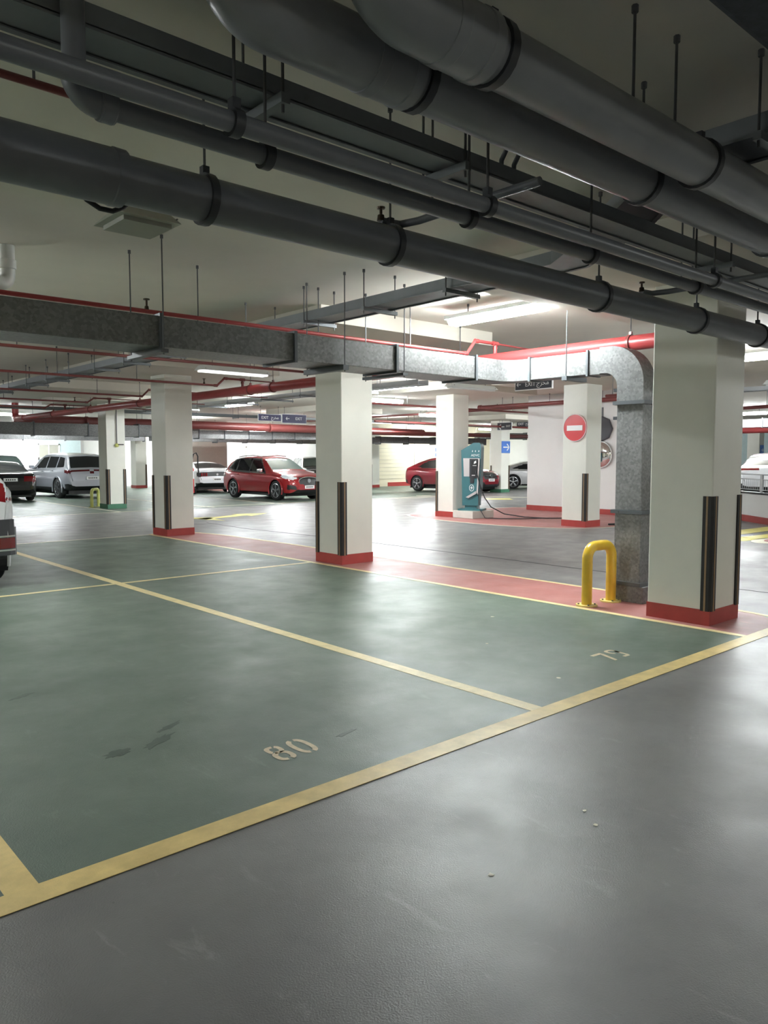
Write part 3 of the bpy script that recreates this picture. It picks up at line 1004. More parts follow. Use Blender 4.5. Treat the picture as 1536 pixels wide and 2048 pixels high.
# ---- far ducts
def far_duct(pts, z0, z1, w, label, m, step=1.6):
    t = thing('air_duct', label, 'duct', (pts[0][0], pts[0][1], z0))
    a, b = Vector(pts[0]), Vector(pts[1])
    L_ = (b - a).length
    d = (b - a).normalized()
    nrm = Vector((-d.y, d.x))
    k = max(1, int(L_ / step))
    for i in range(k):
        p = a + d * (L_ * i / k)
        q = a + d * (L_ * (i + 1) / k - .03)
        up = random.uniform(-.02, .02)
        poly = [p - nrm * w / 2, q - nrm * w / 2, q + nrm * w / 2, p + nrm * w / 2]
        build('duct_section', MB().prism([tuple(v) for v in poly], z0 + up, z1 + up), m, t)
        e = a + d * (L_ * (i + 1) / k - .03)
        f_ = e + d * .03
        poly = [e - nrm * (w / 2 + .03), f_ - nrm * (w / 2 + .03), f_ + nrm * (w / 2 + .03), e + nrm * (w / 2 + .03)]
        build('flange', MB().prism([tuple(v) for v in poly], z0 - .04, z1 + .04), 'flange_dark', t)
        if i % 2 == 0:
            rod(t, p.x, p.y, z1)
    return t


far_duct([(5.0, 27.6), (13.5, 26.4)], 2.35, 2.75, .6, 'dark duct above the black saloon at the left', 'galvanized_dark')
far_duct([(8.0, 40.0), (17.2, 38.0)], 2.45, 2.85, .5, 'grey duct over the pale SUV, far left', 'galvanized')
far_duct([(13.2, 29.3), (22.5, 28.9)], 2.40, 2.74, .5, 'silver duct in short sections above the red car', 'galvanized', 1.1)
far_duct([(16.0, 34.6), (26.0, 34.2)], 2.36, 2.62, .5, 'lower grey duct hanging behind the silver one', 'galvanized_dark')
far_duct([(24.0, 29.6), (32.0, 27.9)], 2.30, 2.62, .5, 'dark duct in front of the cream cladding', 'galvanized_dark')
far_duct([(33.2, 29.5), (35.9, 28.1)], 2.65, 3.0, .5, 'dull duct ending beside the far arrow column', 'galvanized_dark')
far_duct([(30.0, 3.5), (30.0, 14.0)], 2.75, 3.05, .5, 'grey duct far behind the right column', 'galvanized_dark')
t = thing('air_duct', 'vertical grey duct beside the far arrow column', 'duct', (36.4, 27.6, 0))
build('duct_section', MB().bbox(36.1, 36.7, 27.3, 27.9, 0.0, 2.7, .02), 'galvanized_dark', t)
build('flange', MB().box(36.05, 36.75, 27.25, 27.95, 1.4, 1.46), 'flange_dark', t)


# ================================================================== LAMPS
def batten(x, y, z, length, axis, label, m='tube_far', group=None, w=0.16, drop=True, lit=True):
    t = thing('ceiling_light', label, 'light', (x, y, z), group)
    h = length / 2
    if axis == 'x':
        build('housing', MB().bbox(x - h, x + h, y - w / 2, y + w / 2, z + .035, z + .085, .01), 'lamp_white', t)
        prof = lambda o: MB().tube([(x - h + .02, y + o, z + .022), (x - h + .05, y + o, z + .008), (x + h - .05, y + o, z + .008), (x + h - .02, y + o, z + .022)], [.018, .045, .045, .018], 12)
    else:
        build('housing', MB().bbox(x - w / 2, x + w / 2, y - h, y + h, z + .035, z + .085, .01), 'lamp_white', t)
        prof = lambda o: MB().tube([(x + o, y - h + .02, z + .022), (x + o, y - h + .05, z + .008), (x + o, y + h - .05, z + .008), (x + o, y + h - .02, z + .022)], [.018, .045, .045, .018], 12)
    for o in (-.045, .045):
        build('tube', prof(o), m, t, smooth=True)
    for s_ in (-.6, .6):
        rod(t, x + (s_ * h if axis == 'x' else 0), y + (0 if axis == 'x' else s_ * h), z + .08)
    return t


batten(7.12, 6.02, 3.27, 1.5, 'y', 'glowing fluorescent batten above the square duct, brightest in view', 'tube_near', w=.24)
# lit battens further off
LAMPS = [(14.7, 16.6, 'x', 'lit batten just right of the middle column top'), (23.4, 26.6, 'x', 'lit batten above the red coupe SUV, left'),
         (30.4, 30.4, 'x', 'lit batten before the cream cladding'), (21.3, 21.1, 'x', 'lit batten left of the charging station column top'),
         (34.0, 29.3, 'x', 'lit batten far behind the charging station'), (18.1, 26.4, 'x', 'lit batten behind the exit sign over the red car'),
         (29.0, 12.5, 'y', 'lit batten glimpsed right of the big right column'), (8.6, 31.0, 'x', 'lit batten above the black saloon'),
         (11.8, 36.5, 'x', 'lit batten beyond the pale SUV'), (17.2, 33.0, 'x', 'lit batten behind the silver duct'), (22.0, 38.6, 'x', 'lit batten by the white wall with doors'), (18.5, 40.3, 'x', 'added batten brightening the white wall near its left door'), (25.0, 39.8, 'x', 'added batten brightening the white wall near its right door'), (12.5, 50.3, 'x', 'added batten brightening the far left wall by its window'), (16.0, 49.8, 'x', 'added batten brightening the pale pink wall'),  # battens by the doors, window and pink wall are added to brighten walls
         (13.0, 46.5, 'x', 'lit batten in the far left bays'), (20.5, 46.5, 'x', 'lit batten beyond the wall with doors'), (6.0, 47.0, 'x', 'lit batten in the far left corner'),
         (12.0, 13.2, 'y', 'lit batten over the aisle behind the duct elbow'), (12.4, 20.6, 'y', 'lit batten over the aisle left of the middle column'),
         (4.4, 25.2, 'x', 'lit batten in the far bays near the left edge'), 
         (24.0, 14.0, 'y', 'lit batten beyond the white wall'), (40.5, 22.0, 'y', 'lit batten over the silver saloon'), (44.0, 29.0, 'x', 'lit batten far right of the cladding'),
         (24.5, 6.5, 'y', 'lit batten above the white car on the ramp'), (38.0, 9.0, 'y', 'lit batten at the far right'), (12.8, 5.2, 'y', 'lit batten hidden behind the right column'),
         (28.0, 19.5, 'y', 'lit batten over the cross aisle'),
         (0.2, 9.6, 'x', 'lit batten over the bays left of view'), (-4.0, 5.0, 'x', 'lit batten further left of view'), (0.4, 16.8, 'x', 'lit batten over the next bay row, left of view'),
         (9.2, -1.2, 'x', 'lit batten right of view behind the big pipes'), (3.0, -4.6, 'x', 'lit batten behind the viewpoint'), (-4.2, -3.6, 'x', 'lit batten far behind the viewpoint, left'),
         (15.2, 1.0, 'x', 'lit batten right of view over the next island')]
for i, (x, y, ax, lab) in enumerate(LAMPS):
    batten(x, y, 3.20, 1.5, ax, lab, 'tube_dim' if 'behind the' in lab and y < 0 else 'tube_side' if 'of view' in lab or y > 46 else 'tube_far')
# unlit fixtures
def off_fixture(x0, x1, y0, y1, z, label, m='lamp_off', hgt=.07, dm='lamp_white'):
    t = thing('ceiling_light', label, 'light', ((x0 + x1) / 2, (y0 + y1) / 2, z))
    i = .06
    mb = MB()
    vs = [(x0, y0, z), (x1, y0, z), (x1, y1, z), (x0, y1, z), (x0 + i, y0 + i, z + hgt), (x1 - i, y0 + i, z + hgt), (x1 - i, y1 - i, z + hgt), (x0 + i, y1 - i, z + hgt)]
    mb.add(vs, [(0, 3, 2, 1), (4, 5, 6, 7), (0, 1, 5, 4), (1, 2, 6, 5), (2, 3, 7, 6), (3, 0, 4, 7)])
    build('housing', mb, m, t)
    build('diffuser', MB().box(x0 + .05, x1 - .05, y0 + .05, y1 - .05, z - .03, z + .002), dm, t)
    for fx in (.2, .8):
        rod(t, x0 + (x1 - x0) * fx, (y0 + y1) / 2, z + hgt - .01)
    for fx in (.06, .94):
        build('screw', MB().lathe((x0 + (x1 - x0) * fx, y0 + .03, z + .03), (0, -1, 0), [(0, .006), (.02, .006)], 6), 'rod_steel', t)
    return t


off_fixture(2.12, 2.56, 4.98, 5.42, 3.2, 'small unlit light fitting hung under the ceiling at the left', 'lamp_off', .07, 'lamp_off')
off_fixture(6.9, 8.4, 12.75, 13.05, 3.2, 'long pale light fitting glowing faintly above the far near column', 'lamp_white', .09, 'lamp_glow')
off_fixture(11.9, 13.4, 11.25, 11.5, 3.1, 'pale unlit light fitting behind the duct elbow', 'lamp_white', .08)
off_fixture(17.8, 19.4, 7.0, 7.35, 3.22, 'pale unlit light fitting right of the big right column', 'lamp_white', .1)


# ================================================================== SIGNS
def board_x(x, y0, y1, z0, z1, label, m, edge='sign_white', name='sign', th=.03, rods=True):
    """board facing -X"""
    t = thing(name, label, 'sign', (x, (y0 + y1) / 2, z0))
    build('frame', MB().box(x, x + th, y0 - .015, y1 + .015, z0 - .015, z1 + .015), edge, t)
    build('panel', MB().box(x - .006, x + .004, y0, y1, z0, z1), m, t)
    if rods:
        for y in (y0 + .1, y1 - .1):
            rod(t, x + th / 2, y, z1)
    return t


def board_y(y, x0, x1, z0, z1, label, m, edge='sign_white', name='sign', th=.03, rods=True):
    """board facing -Y"""
    t = thing(name, label, 'sign', ((x0 + x1) / 2, y, z0))
    build('frame', MB().box(x0 - .015, x1 + .015, y, y + th, z0 - .015, z1 + .015), edge, t)
    build('panel', MB().box(x0, x1, y - .006, y + .004, z0, z1), m, t)
    if rods:
        for x in (x0 + .1, x1 - .1):
            rod(t, x, y + th / 2, z1)
    return t


EXIT_AR = '\uFE9D\uFEAE\uFEA8\uFEE3'


def arrow_mb(c, ux, uz, s, flip=1):
    """arrow pointing along -ux*flip... drawn as shaft and two barbs"""
    c, ux, uz = Vector(c), Vector(ux), Vector(uz)
    un = ux.cross(uz)
    mb = MB()

    def bar(a, b, w):
        a = c + ux * a[0] * s * flip + uz * a[1] * s
        b = c + ux * b[0] * s * flip + uz * b[1] * s
        d = (b - a).normalized()
        mb.obox((a + b) / 2, d, un.cross(d), un, (b - a).length / 2, w * s, .002)
    bar((-.5, 0), (.5, 0), .07)
    bar((-.53, 0), (-.15, .38), .07)
    bar((-.53, 0), (-.15, -.38), .07)
    return mb


UY = (0, -1, 0)     # right vector of a board facing -X
t = board_x(11.0, 8.06, 8.84, 2.80, 3.06, 'grey hanging exit sign with left arrow, seen below the duct elbow', 'sign_grey')
build('arrow', arrow_mb((10.992, 8.76, 2.89), UY, (0, 0, 1), .085), 'sign_white', t)
text_obj('lettering', 'EXIT', .11, 'sign_white', (10.992, 8.51, 2.885), UY, (0, 0, 1), t)
text_obj('lettering', EXIT_AR, .12, 'sign_white', (10.992, 8.24, 2.895), UY, (0, 0, 1), t)
t = board_y(24.0, 15.23, 16.20, 2.94, 3.17, 'dark exit sign with Arabic word above the red car, left half', 'sign_navy')
text_obj('lettering', 'EXIT', .15, 'sign_white', (15.5, 23.99, 3.05), (1, 0, 0), (0, 0, 1), t)
text_obj('lettering', EXIT_AR, .15, 'sign_white', (15.93, 23.99, 3.06), (1, 0, 0), (0, 0, 1), t)
t = board_y(24.0, 16.26, 17.35, 2.89, 3.20, 'dark exit sign above the red car, right half', 'sign_navy')
build('arrow', arrow_mb((16.5, 23.99, 3.05), (1, 0, 0), (0, 0, 1), .15), 'sign_white', t)
text_obj('lettering', 'EXIT', .15, 'sign_white', (17.0, 23.99, 3.05), (1, 0, 0), (0, 0, 1), t)
t = board_x(27.0, 21.9, 22.7, 2.83, 3.15, 'dark hanging sign with arrow line, left of the far sign cluster', 'sign_grey')
build('arrow', arrow_mb((26.99, 22.45, 2.97), UY, (0, 0, 1), .3), 'sign_white', t)
text_obj('lettering', 'EXIT', .12, 'sign_white', (26.99, 22.08, 2.99), UY, (0, 0, 1), t)
t = board_x(29.5, 22.6, 23.6, 3.05, 3.33, 'dark exit sign, upper of the far sign cluster', 'sign_grey')
text_obj('lettering', 'EXIT', .16, 'sign_white', (29.49, 23.35, 3.19), UY, (0, 0, 1), t)
text_obj('lettering', EXIT_AR, .16, 'sign_white', (29.49, 22.9, 3.2), UY, (0, 0, 1), t)
t = board_x(29.0, 21.2, 22.35, 2.75, 3.0, 'dark exit sign, lower right of the far sign cluster', 'sign_grey')
text_obj('lettering', 'EXIT', .16, 'sign_white', (28.99, 22.1, 2.87), UY, (0, 0, 1), t)
text_obj('lettering', EXIT_AR, .16, 'sign_white', (28.99, 21.55, 2.88), UY, (0, 0, 1), t)
# blue arrow sign on far column
t = board_y(22.775, 27.42, 27.98, 1.82, 2.33, 'blue square sign with white right arrow on the far column', 'sign_blue', 'sign_blue', th=.02, rods=False)
build('arrow', arrow_mb((27.70, 22.765, 2.07), (1, 0, 0), (0, 0, 1), .40, -1), 'sign_white', t)
t = board_y(17.57, 42.6, 43.0, 1.75, 2.25, 'small blue sign on the distant column at right', 'sign_blue', 'sign_blue', th=.02, rods=False)
build('arrow', arrow_mb((42.8, 17.56, 2.0), (1, 0, 0), (0, 0, 1), .25, -1), 'sign_white', t)
t = board_y(31.84, 32.15, 32.65, 1.55, 2.25, 'white and blue notice on the cream cladding', 'sign_white', 'sign_white', th=.03, rods=False)
build('symbol', MB().box(32.28, 32.52, 31.82, 31.835, 1.95, 2.15).box(32.28, 32.52, 31.82, 31.835, 1.65, 1.85), 'sign_blue', t)
# round no entry sign on column E
t = thing('no_entry_sign', 'round red no entry sign with white bar on a column', 'sign', (15.08, 10.38, 2.28))
build('disc', MB().lathe((15.09, 10.38, 2.28), (-1, 0, 0), [(0, .315), (.02, .315)], 48), 'sign_red', t)
rim = MB()
pts = [(15.068, 10.38 + .308 * cos(a), 2.28 + .308 * sin(a)) for a in np.linspace(0, 2 * pi, 49)]
rim.tube(pts, .008, 6, caps=False)
build('rim', rim, 'sign_white', t)
build('bar', MB().box(15.062, 15.072, 10.38 - .21, 10.38 + .21, 2.215, 2.335), 'sign_white', t)
# convex mirror and octagonal board on the white wall
t = thing('octagonal_board', 'dark octagonal board on the white wall above the convex mirror', 'sign', (18.97, 12.1, 2.4))
build('panel', MB().lathe((18.975, 12.18, 2.4), (-1, 0, 0), [(0, .36), (.03, .36), (.04, .33)], 8), 'black_panel', t)
build('post', MB().box(18.975, 18.996, 12.15, 12.21, 2.2, 3.0), 'rod_steel', t)
t = thing('convex_mirror', 'round convex traffic mirror half hidden behind the no entry column', 'mirror', (18.9, 12.18, 1.68))
R_ = .36
build('mirror_dome', MB().lathe((18.93, 12.18, 1.68), (-1, 0, 0), [(0, R_), (.03, R_ * .93), (.055, R_ * .8), (.075, R_ * .6), (.088, R_ * .35), (.092, .02)], 32), 'mirror', t, smooth=True)
build('mirror_rim', MB().tube([(18.93, 12.18 + R_ * cos(a), 1.68 + R_ * sin(a)) for a in np.linspace(0, 2 * pi, 41)], .014, 8, caps=False), 'sign_white', t, smooth=True)
build('bracket', MB().tube([(18.94, 12.18, 1.68), (18.996, 12.18, 1.68)], .03, 10), 'rod_steel', t)

# ================================================================== BOLLARDS
def hoop(name, a, b, h, r, Rb, label, m, fm):
    t = thing(name, label, 'bollard', ((a[0] + b[0]) / 2, (a[1] + b[1]) / 2, 0))
    p = bend((a[0], a[1], 0.015), (a[0], a[1], h - r), ((a[0] + b[0]) / 2, (a[1] + b[1]) / 2, h - r), Rb)
    q = bend((b[0], b[1], 0.015), (b[0], b[1], h - r), ((a[0] + b[0]) / 2, (a[1] + b[1]) / 2, h - r), Rb)
    build('hoop', MB().tube(p[:-1] + q[:-1][::-1], r, 20), m, t, smooth=True)
    for c in (a, b):
        fl_ = build('foot_plate', MB().lathe((c[0], c[1], 0.003), (0, 0, 1), [(0, r * 2.05), (.016, r * 2.05)], 28), fm, t)
        for k in range(4):
            an = radians(45 + 90 * k)
            build('bolt', MB().lathe((c[0] + r * 1.55 * cos(an), c[1] + r * 1.55 * sin(an), .018), (0, 0, 1), [(0, .010), (.012, .010)], 6), 'rod_steel', fl_)
    return t


hoop('hoop_bollard', (7.10, 4.70), (7.52, 4.67), 0.70, 0.056, 0.13, 'yellow hoop bollard guarding the duct riser', 'bollard_yellow', 'flange_cream')
hoop('hoop_bollard', (9.36, 24.65), (9.75, 25.1), 0.62, 0.05, 0.14, 'pale yellow hoop bollard beside the green based column', 'bollard_pale', 'bollard_pale')

# ================================================================== CHARGING STATION
t = thing('plinth_block', 'pale concrete plinth block under the charging station', 'plinth', (15.4, 13.75, 0))
build('block', MB().bbox(14.98, 15.82, 13.40, 14.11, 0.003, 0.20, 0.012), 'concrete_pale', t)
ang = radians(-152)
cn = Vector((cos(ang), sin(ang), 0))          # front normal
cr = Vector((-cn.y, cn.x, 0))                 # right when facing the front (viewer's right is -cr)
vr = -cr if (-cr).dot(Vector((sin(radians(48.4)), -cos(radians(48.4)), 0))) > 0 else cr
cc = Vector((15.36, 13.76, 0.0))
t = thing('charging_station', 'teal charging station with slanted top and grey cable on the red island', 'charging station', cc)


def cpt(u, d, z):
    """u along viewer right, d towards the viewer, z up"""
    return tuple(cc + vr * u + cn * d + Vector((0, 0, z)))


def slab(poly, d0, d1):
    n = len(poly)
    mb = MB()
    mb.add([cpt(u, d0, z) for u, z in poly] + [cpt(u, d1, z) for u, z in poly],
           [tuple(range(n - 1, -1, -1)), tuple(range(n, 2 * n))] + [(i, (i + 1) % n, n + (i + 1) % n, n + i) for i in range(n)])
    return mb


build('base_plate', slab([(-.33, .20), (.33, .20), (.33, .245), (-.33, .245)], -.22, .24), 'charger_teal', t)
build('neck', slab([(-.17, .245), (.15, .245), (.15, .33), (-.17, .33)], -.12, .12), 'charger_teal', t)
build('cabinet', slab([(-.23, .33), (.20, .33), (.205, .62), (.245, .80), (.27, 1.85), (.255, 1.95), (.22, 1.985), (.06, 1.985), (-.27, 1.79)], -.16, .16), 'charger_teal', t)
build('side_panel', slab([(-.19, 1.10), (-.04, 1.10), (-.04, 1.58), (-.21, 1.58)], .16, .172), 'charger_grey', t)
build('socket_housing', slab([(-.03, 1.06), (.20, 1.06), (.235, 1.55), (.215, 1.58), (-.03, 1.58)], .16, .20), 'charger_dark', t)
mbx = slab([(-.035, 1.58), (.22, 1.58), (.24, 1.56), (.20, .63), (.165, .70), (.205, 1.54), (.195, 1.565), (-.035, 1.565)], .16, .212)
build('surround', mbx, 'charger_grey', t)
s = build('socket_face', slab([(.02, 1.12), (.17, 1.12), (.19, 1.50), (.17, 1.53), (.04, 1.53), (.02, 1.50)], .20, .226), 'ink_black', t)
build('screen', slab([(.09, 1.43), (.155, 1.46), (.15, 1.52), (.10, 1.49)], .226, .229), 'sign_white', s)
build('strip', slab([(.06, 1.385), (.16, 1.385), (.16, 1.395), (.06, 1.395)], .226, .229), 'sign_white', s)
build('ledge', slab([(.04, 1.12), (.13, 1.12), (.13, 1.145), (.04, 1.145)], .226, .24), 'charger_grey', s)
build('holster', slab([(-.02, .92), (.08, .92), (.09, 1.06), (-.02, 1.06)], .16, .18), 'charger_dark', t)
build('tray_shelf', slab([(-.12, .555), (-.05, .53), (.17, .66), (.15, .72)], .16, .23), 'charger_grey', t)
text_obj('lettering', 'ADVC', .085, 'sign_white', cpt(.115, .163, 1.655), vr, (0, 0, 1), t)
for i, u in enumerate((.02, .10, .19)):
    mb = slab([(u, 1.755), (u + .025, 1.74), (u + .02, 1.765), (u + .03, 1.775), (u + .008, 1.795), (u + .015, 1.77)], .16, .163)
    build('icon', mb, 'sign_white', t)
rp = []
ro, ri_ = [], []
for a in np.linspace(0, 2 * pi, 29):
    ro.append((.02 + .065 * cos(a), .80 + .09 * sin(a)))
    ri_.append((.02 + .052 * cos(a), .80 + .077 * sin(a)))
mb = MB()
n = len(ro)
mb.add([cpt(u, .163, z) for u, z in ro] + [cpt(u, .163, z) for u, z in ri_], [(j, j + 1, n + j + 1, n + j) for j in range(n - 1)])
build('emblem', mb, 'sign_white', t)
build('emblem', slab([(.035, .86), (-.02, .79), (.015, .795), (.0, .74), (.06, .815), (.025, .81)], .16, .163), 'sign_white', t)
P0 = cpt(.15, .225, 1.24)
pts = [P0, cpt(.17, .28, 1.20), cpt(.21, .27, 1.10), cpt(.24, .22, .95), cpt(.27, .15, .80), cpt(.36, .12, .55), cpt(.52, .05, .30)]
end = [(16.0, 13.2, .10), (16.25, 12.7, .03), (16.5, 12.2, .016), (16.9, 11.9, .016)]
cab = MB().tube(pts + end, .014, 10)
build('charging_cable', cab, 'clamp_dark', t, smooth=True)
build('charging_cable', MB().tube([cpt(.20, .15, .66), cpt(.22, .18, .45), cpt(.26, .24, .25), (15.3, 13.25, .02), (15.5, 12.9, .016), (15.9, 12.5, .016), (16.5, 12.25, .016)], .011, 8), 'clamp_dark', t, smooth=True)
build('plug', MB().lathe((16.85, 11.93, .022), (.8, -.6, 0), [(0, .012), (.02, .03), (.3, .035), (.34, .02)], 10), 'ink_black', t)
tag(build('wheel_stop_bar', MB().tube([(15.95, 10.0, .03), (16.35, 9.85, .03)], .022, 8), 'ink_black'), 'short black bar lying by the no entry column foot', 'bar')

# ================================================================== EXTINGUISHER
t = thing('fire_extinguisher', 'red wheeled fire extinguisher with white band and black hose', 'extinguisher', (15.86, 30.5, 0))
ex, ey = 15.86, 30.5
build('cylinder', MB().lathe((ex, ey, .06), (0, 0, 1), [(0, .15), (.03, .17), (.62, .17), (.62, .172), (1.05, .17), (1.17, .10), (1.2, .05), (1.28, .05)], 20), 'sign_red', t, smooth=True)
build('band', MB().lathe((ex, ey, .68), (0, 0, 1), [(0, .171), (0, .176), (.33, .176), (.33, .171)], 20), 'sign_white', t, smooth=True)
build('hose', MB().tube([(ex, ey, 1.30), (ex + .05, ey - .1, 1.45), (ex + .1, ey - .15, 1.75), (ex + .2, ey - .2, 1.8), (ex + .28, ey - .2, 1.65), (ex + .27, ey - .2, 1.35), (ex + .32, ey - .2, .75)], .03, 10), 'hose_black', t, smooth=True)
build('valve', MB().box(ex - .06, ex + .06, ey - .03, ey + .03, 1.3, 1.38), 'brass_dark', t)
for s_ in (-1, 1):
    build('wheel', MB().lathe((ex + s_ * .2, ey + .05, .14), (s_, 0, 0), [(0, .14), (.05, .14)], 18), 'tyre', t)

struct('floor_ramp', MB().box(23.4, 33.0, 5.0, 13.0, 0.0, 0.2), 'grey_floor')
# ================================================================== RAMP WITH RAILING (right edge)
rw = [(17.6, 6.2), (18.93, 7.57), (19.69, 8.44), (20.6, 9.6)]
t = thing('ramp_wall', 'low white ramp wall with dull red base at the right edge', 'wall', (19.3, 8, 0))
mb = MB()
bs = MB()
o_ = offset_poly(rw, .25, False)
i2 = offset_poly(rw, -.02, False)
for i in range(len(rw) - 1):
    mb.prism([rw[i], rw[i + 1], o_[i + 1], o_[i]], 0, .70)
    bs.prism([i2[i], i2[i + 1], rw[i + 1], rw[i]], 0, .16)
build('wall_body', mb, 'wall_white', t)
build('skirting', bs, 'plinth_red', t)
cp = MB()
i3 = offset_poly(rw, -.03, False)
for i in range(len(rw) - 1):
    cp.prism([i3[i], i3[i + 1], o_[i + 1], o_[i]], .70, .74)
build('coping', cp, 'ink_black', t)
t = thing('railing', 'pale steel railing with upright bars on the ramp wall', 'railing', (19.3, 8, .74))
top = [(x, y, 1.19) for x, y in offset_poly(rw, .1, False)]
low = [(x, y, 1.06) for x, y in offset_poly(rw, .1, False)]
bot = [(x, y, .80) for x, y in offset_poly(rw, .1, False)]
build('handrail', MB().tube(top, .025, 8), 'steel_rail', t, smooth=True)
build('rail', MB().tube(low, .012, 6), 'steel_rail', t)
build('rail', MB().tube(bot, .012, 6), 'steel_rail', t)
for i in range(len(bot) - 1):
    a, b = Vector(bot[i]), Vector(bot[i + 1])
    L_ = (b - a).length
    k = int(L_ / .09)
    for j in range(k):
        p = a.lerp(b, j / k)
        if j == k // 2:
            build('post', MB().box(p.x - .03, p.x + .03, p.y - .03, p.y + .03, .74, 1.19), 'steel_rail', t)
        else:
            build('baluster', MB().tube([(p.x, p.y, .80), (p.x, p.y, 1.06)], .008, 5), 'steel_rail', t)


# ================================================================== CARS
def smooth_curve(ctrl, xs, sig):
    c = np.array(ctrl, float)
    g = np.linspace(xs[0], xs[-1], 900)
    v = np.interp(g, c[:, 0], c[:, 1])
    dx = g[1] - g[0]
    k = int(3 * sig / dx)
    if k > 0:
        ker = np.exp(-0.5 * (np.arange(-k, k + 1) * dx / sig) ** 2)
        ker /= ker.sum()
        # odd reflection keeps end values
        left = 2 * v[0] - v[1:k + 1][::-1]
        right = 2 * v[-1] - v[-k - 1:-1][::-1]
        v = np.convolve(np.concatenate([left, v, right]), ker, 'valid')
    return np.interp(xs, g, v)


def in_poly(px_, pz_, poly):
    ins = np.zeros(px_.shape, bool)
    n = len(poly)
    j = n - 1
    for i in range(n):
        xi, zi = poly[i]
        xj, zj = poly[j]
        cond = ((zi > pz_) != (zj > pz_)) & (px_ < (xj - xi) * (pz_ - zi) / (zj - zi + 1e-12) + xi)
        ins ^= cond
        j = i
    return ins


def wheel(parent, x, y, r, side, spokes=5, w=.22, rimm='rim_alloy', twin=True):
    """side = +1 outer face towards +y"""
    ty = MB().lathe((x, y - side * w, r), (0, side, 0), [(0, r * .66), (.0, r * .90), (.03, r * .985), (.06, r), (w - .06, r), (w - .02, r * .985), (w, r * .92), (w + .004, r * .72), (w - .02, r * .70)], 36)
    o = build('wheel', ty, 'tyre', parent, smooth=True, local=True)
    rm = MB()
    rr = r * .72
    rm.lathe((x, y - side * .03, r), (0, side, 0), [(0, rr), (.028, rr), (.032, rr * .93), (.01, rr * .90), (-.02, rr * .88)], 32)
    c = Vector((x, y + side * .0, r))
    for k in range(spokes):
        offs = (-.13, .13) if twin else (0,)
        for da in offs:
            a = 2 * pi * k / spokes + .3
            a2 = a + da
            p = c + Vector((cos(a), 0, sin(a))) * rr * .16
            q = c + Vector((cos(a2), 0, sin(a2))) * rr * .94
            d = (q - p).normalized()
            n_ = Vector((0, 1, 0))
            rm.obox((p + q) / 2 - Vector((0, side * .012, 0)), d, n_.cross(d), n_, (q - p).length / 2, rr * (.055 if twin else .12), .012)
    rm.lathe((x, y - side * .02, r), (0, side, 0), [(0, rr * .2), (.03, rr * .18), (.034, .01)], 14)
    b = build('rim', rm, rimm, o, smooth=False, local=True)
    d = build('brake_disc', MB().lathe((x, y - side * .10, r), (0, side, 0), [(0, rr * .98), (.02, rr * .98)], 28), 'car_trim', o, local=True)
    return o


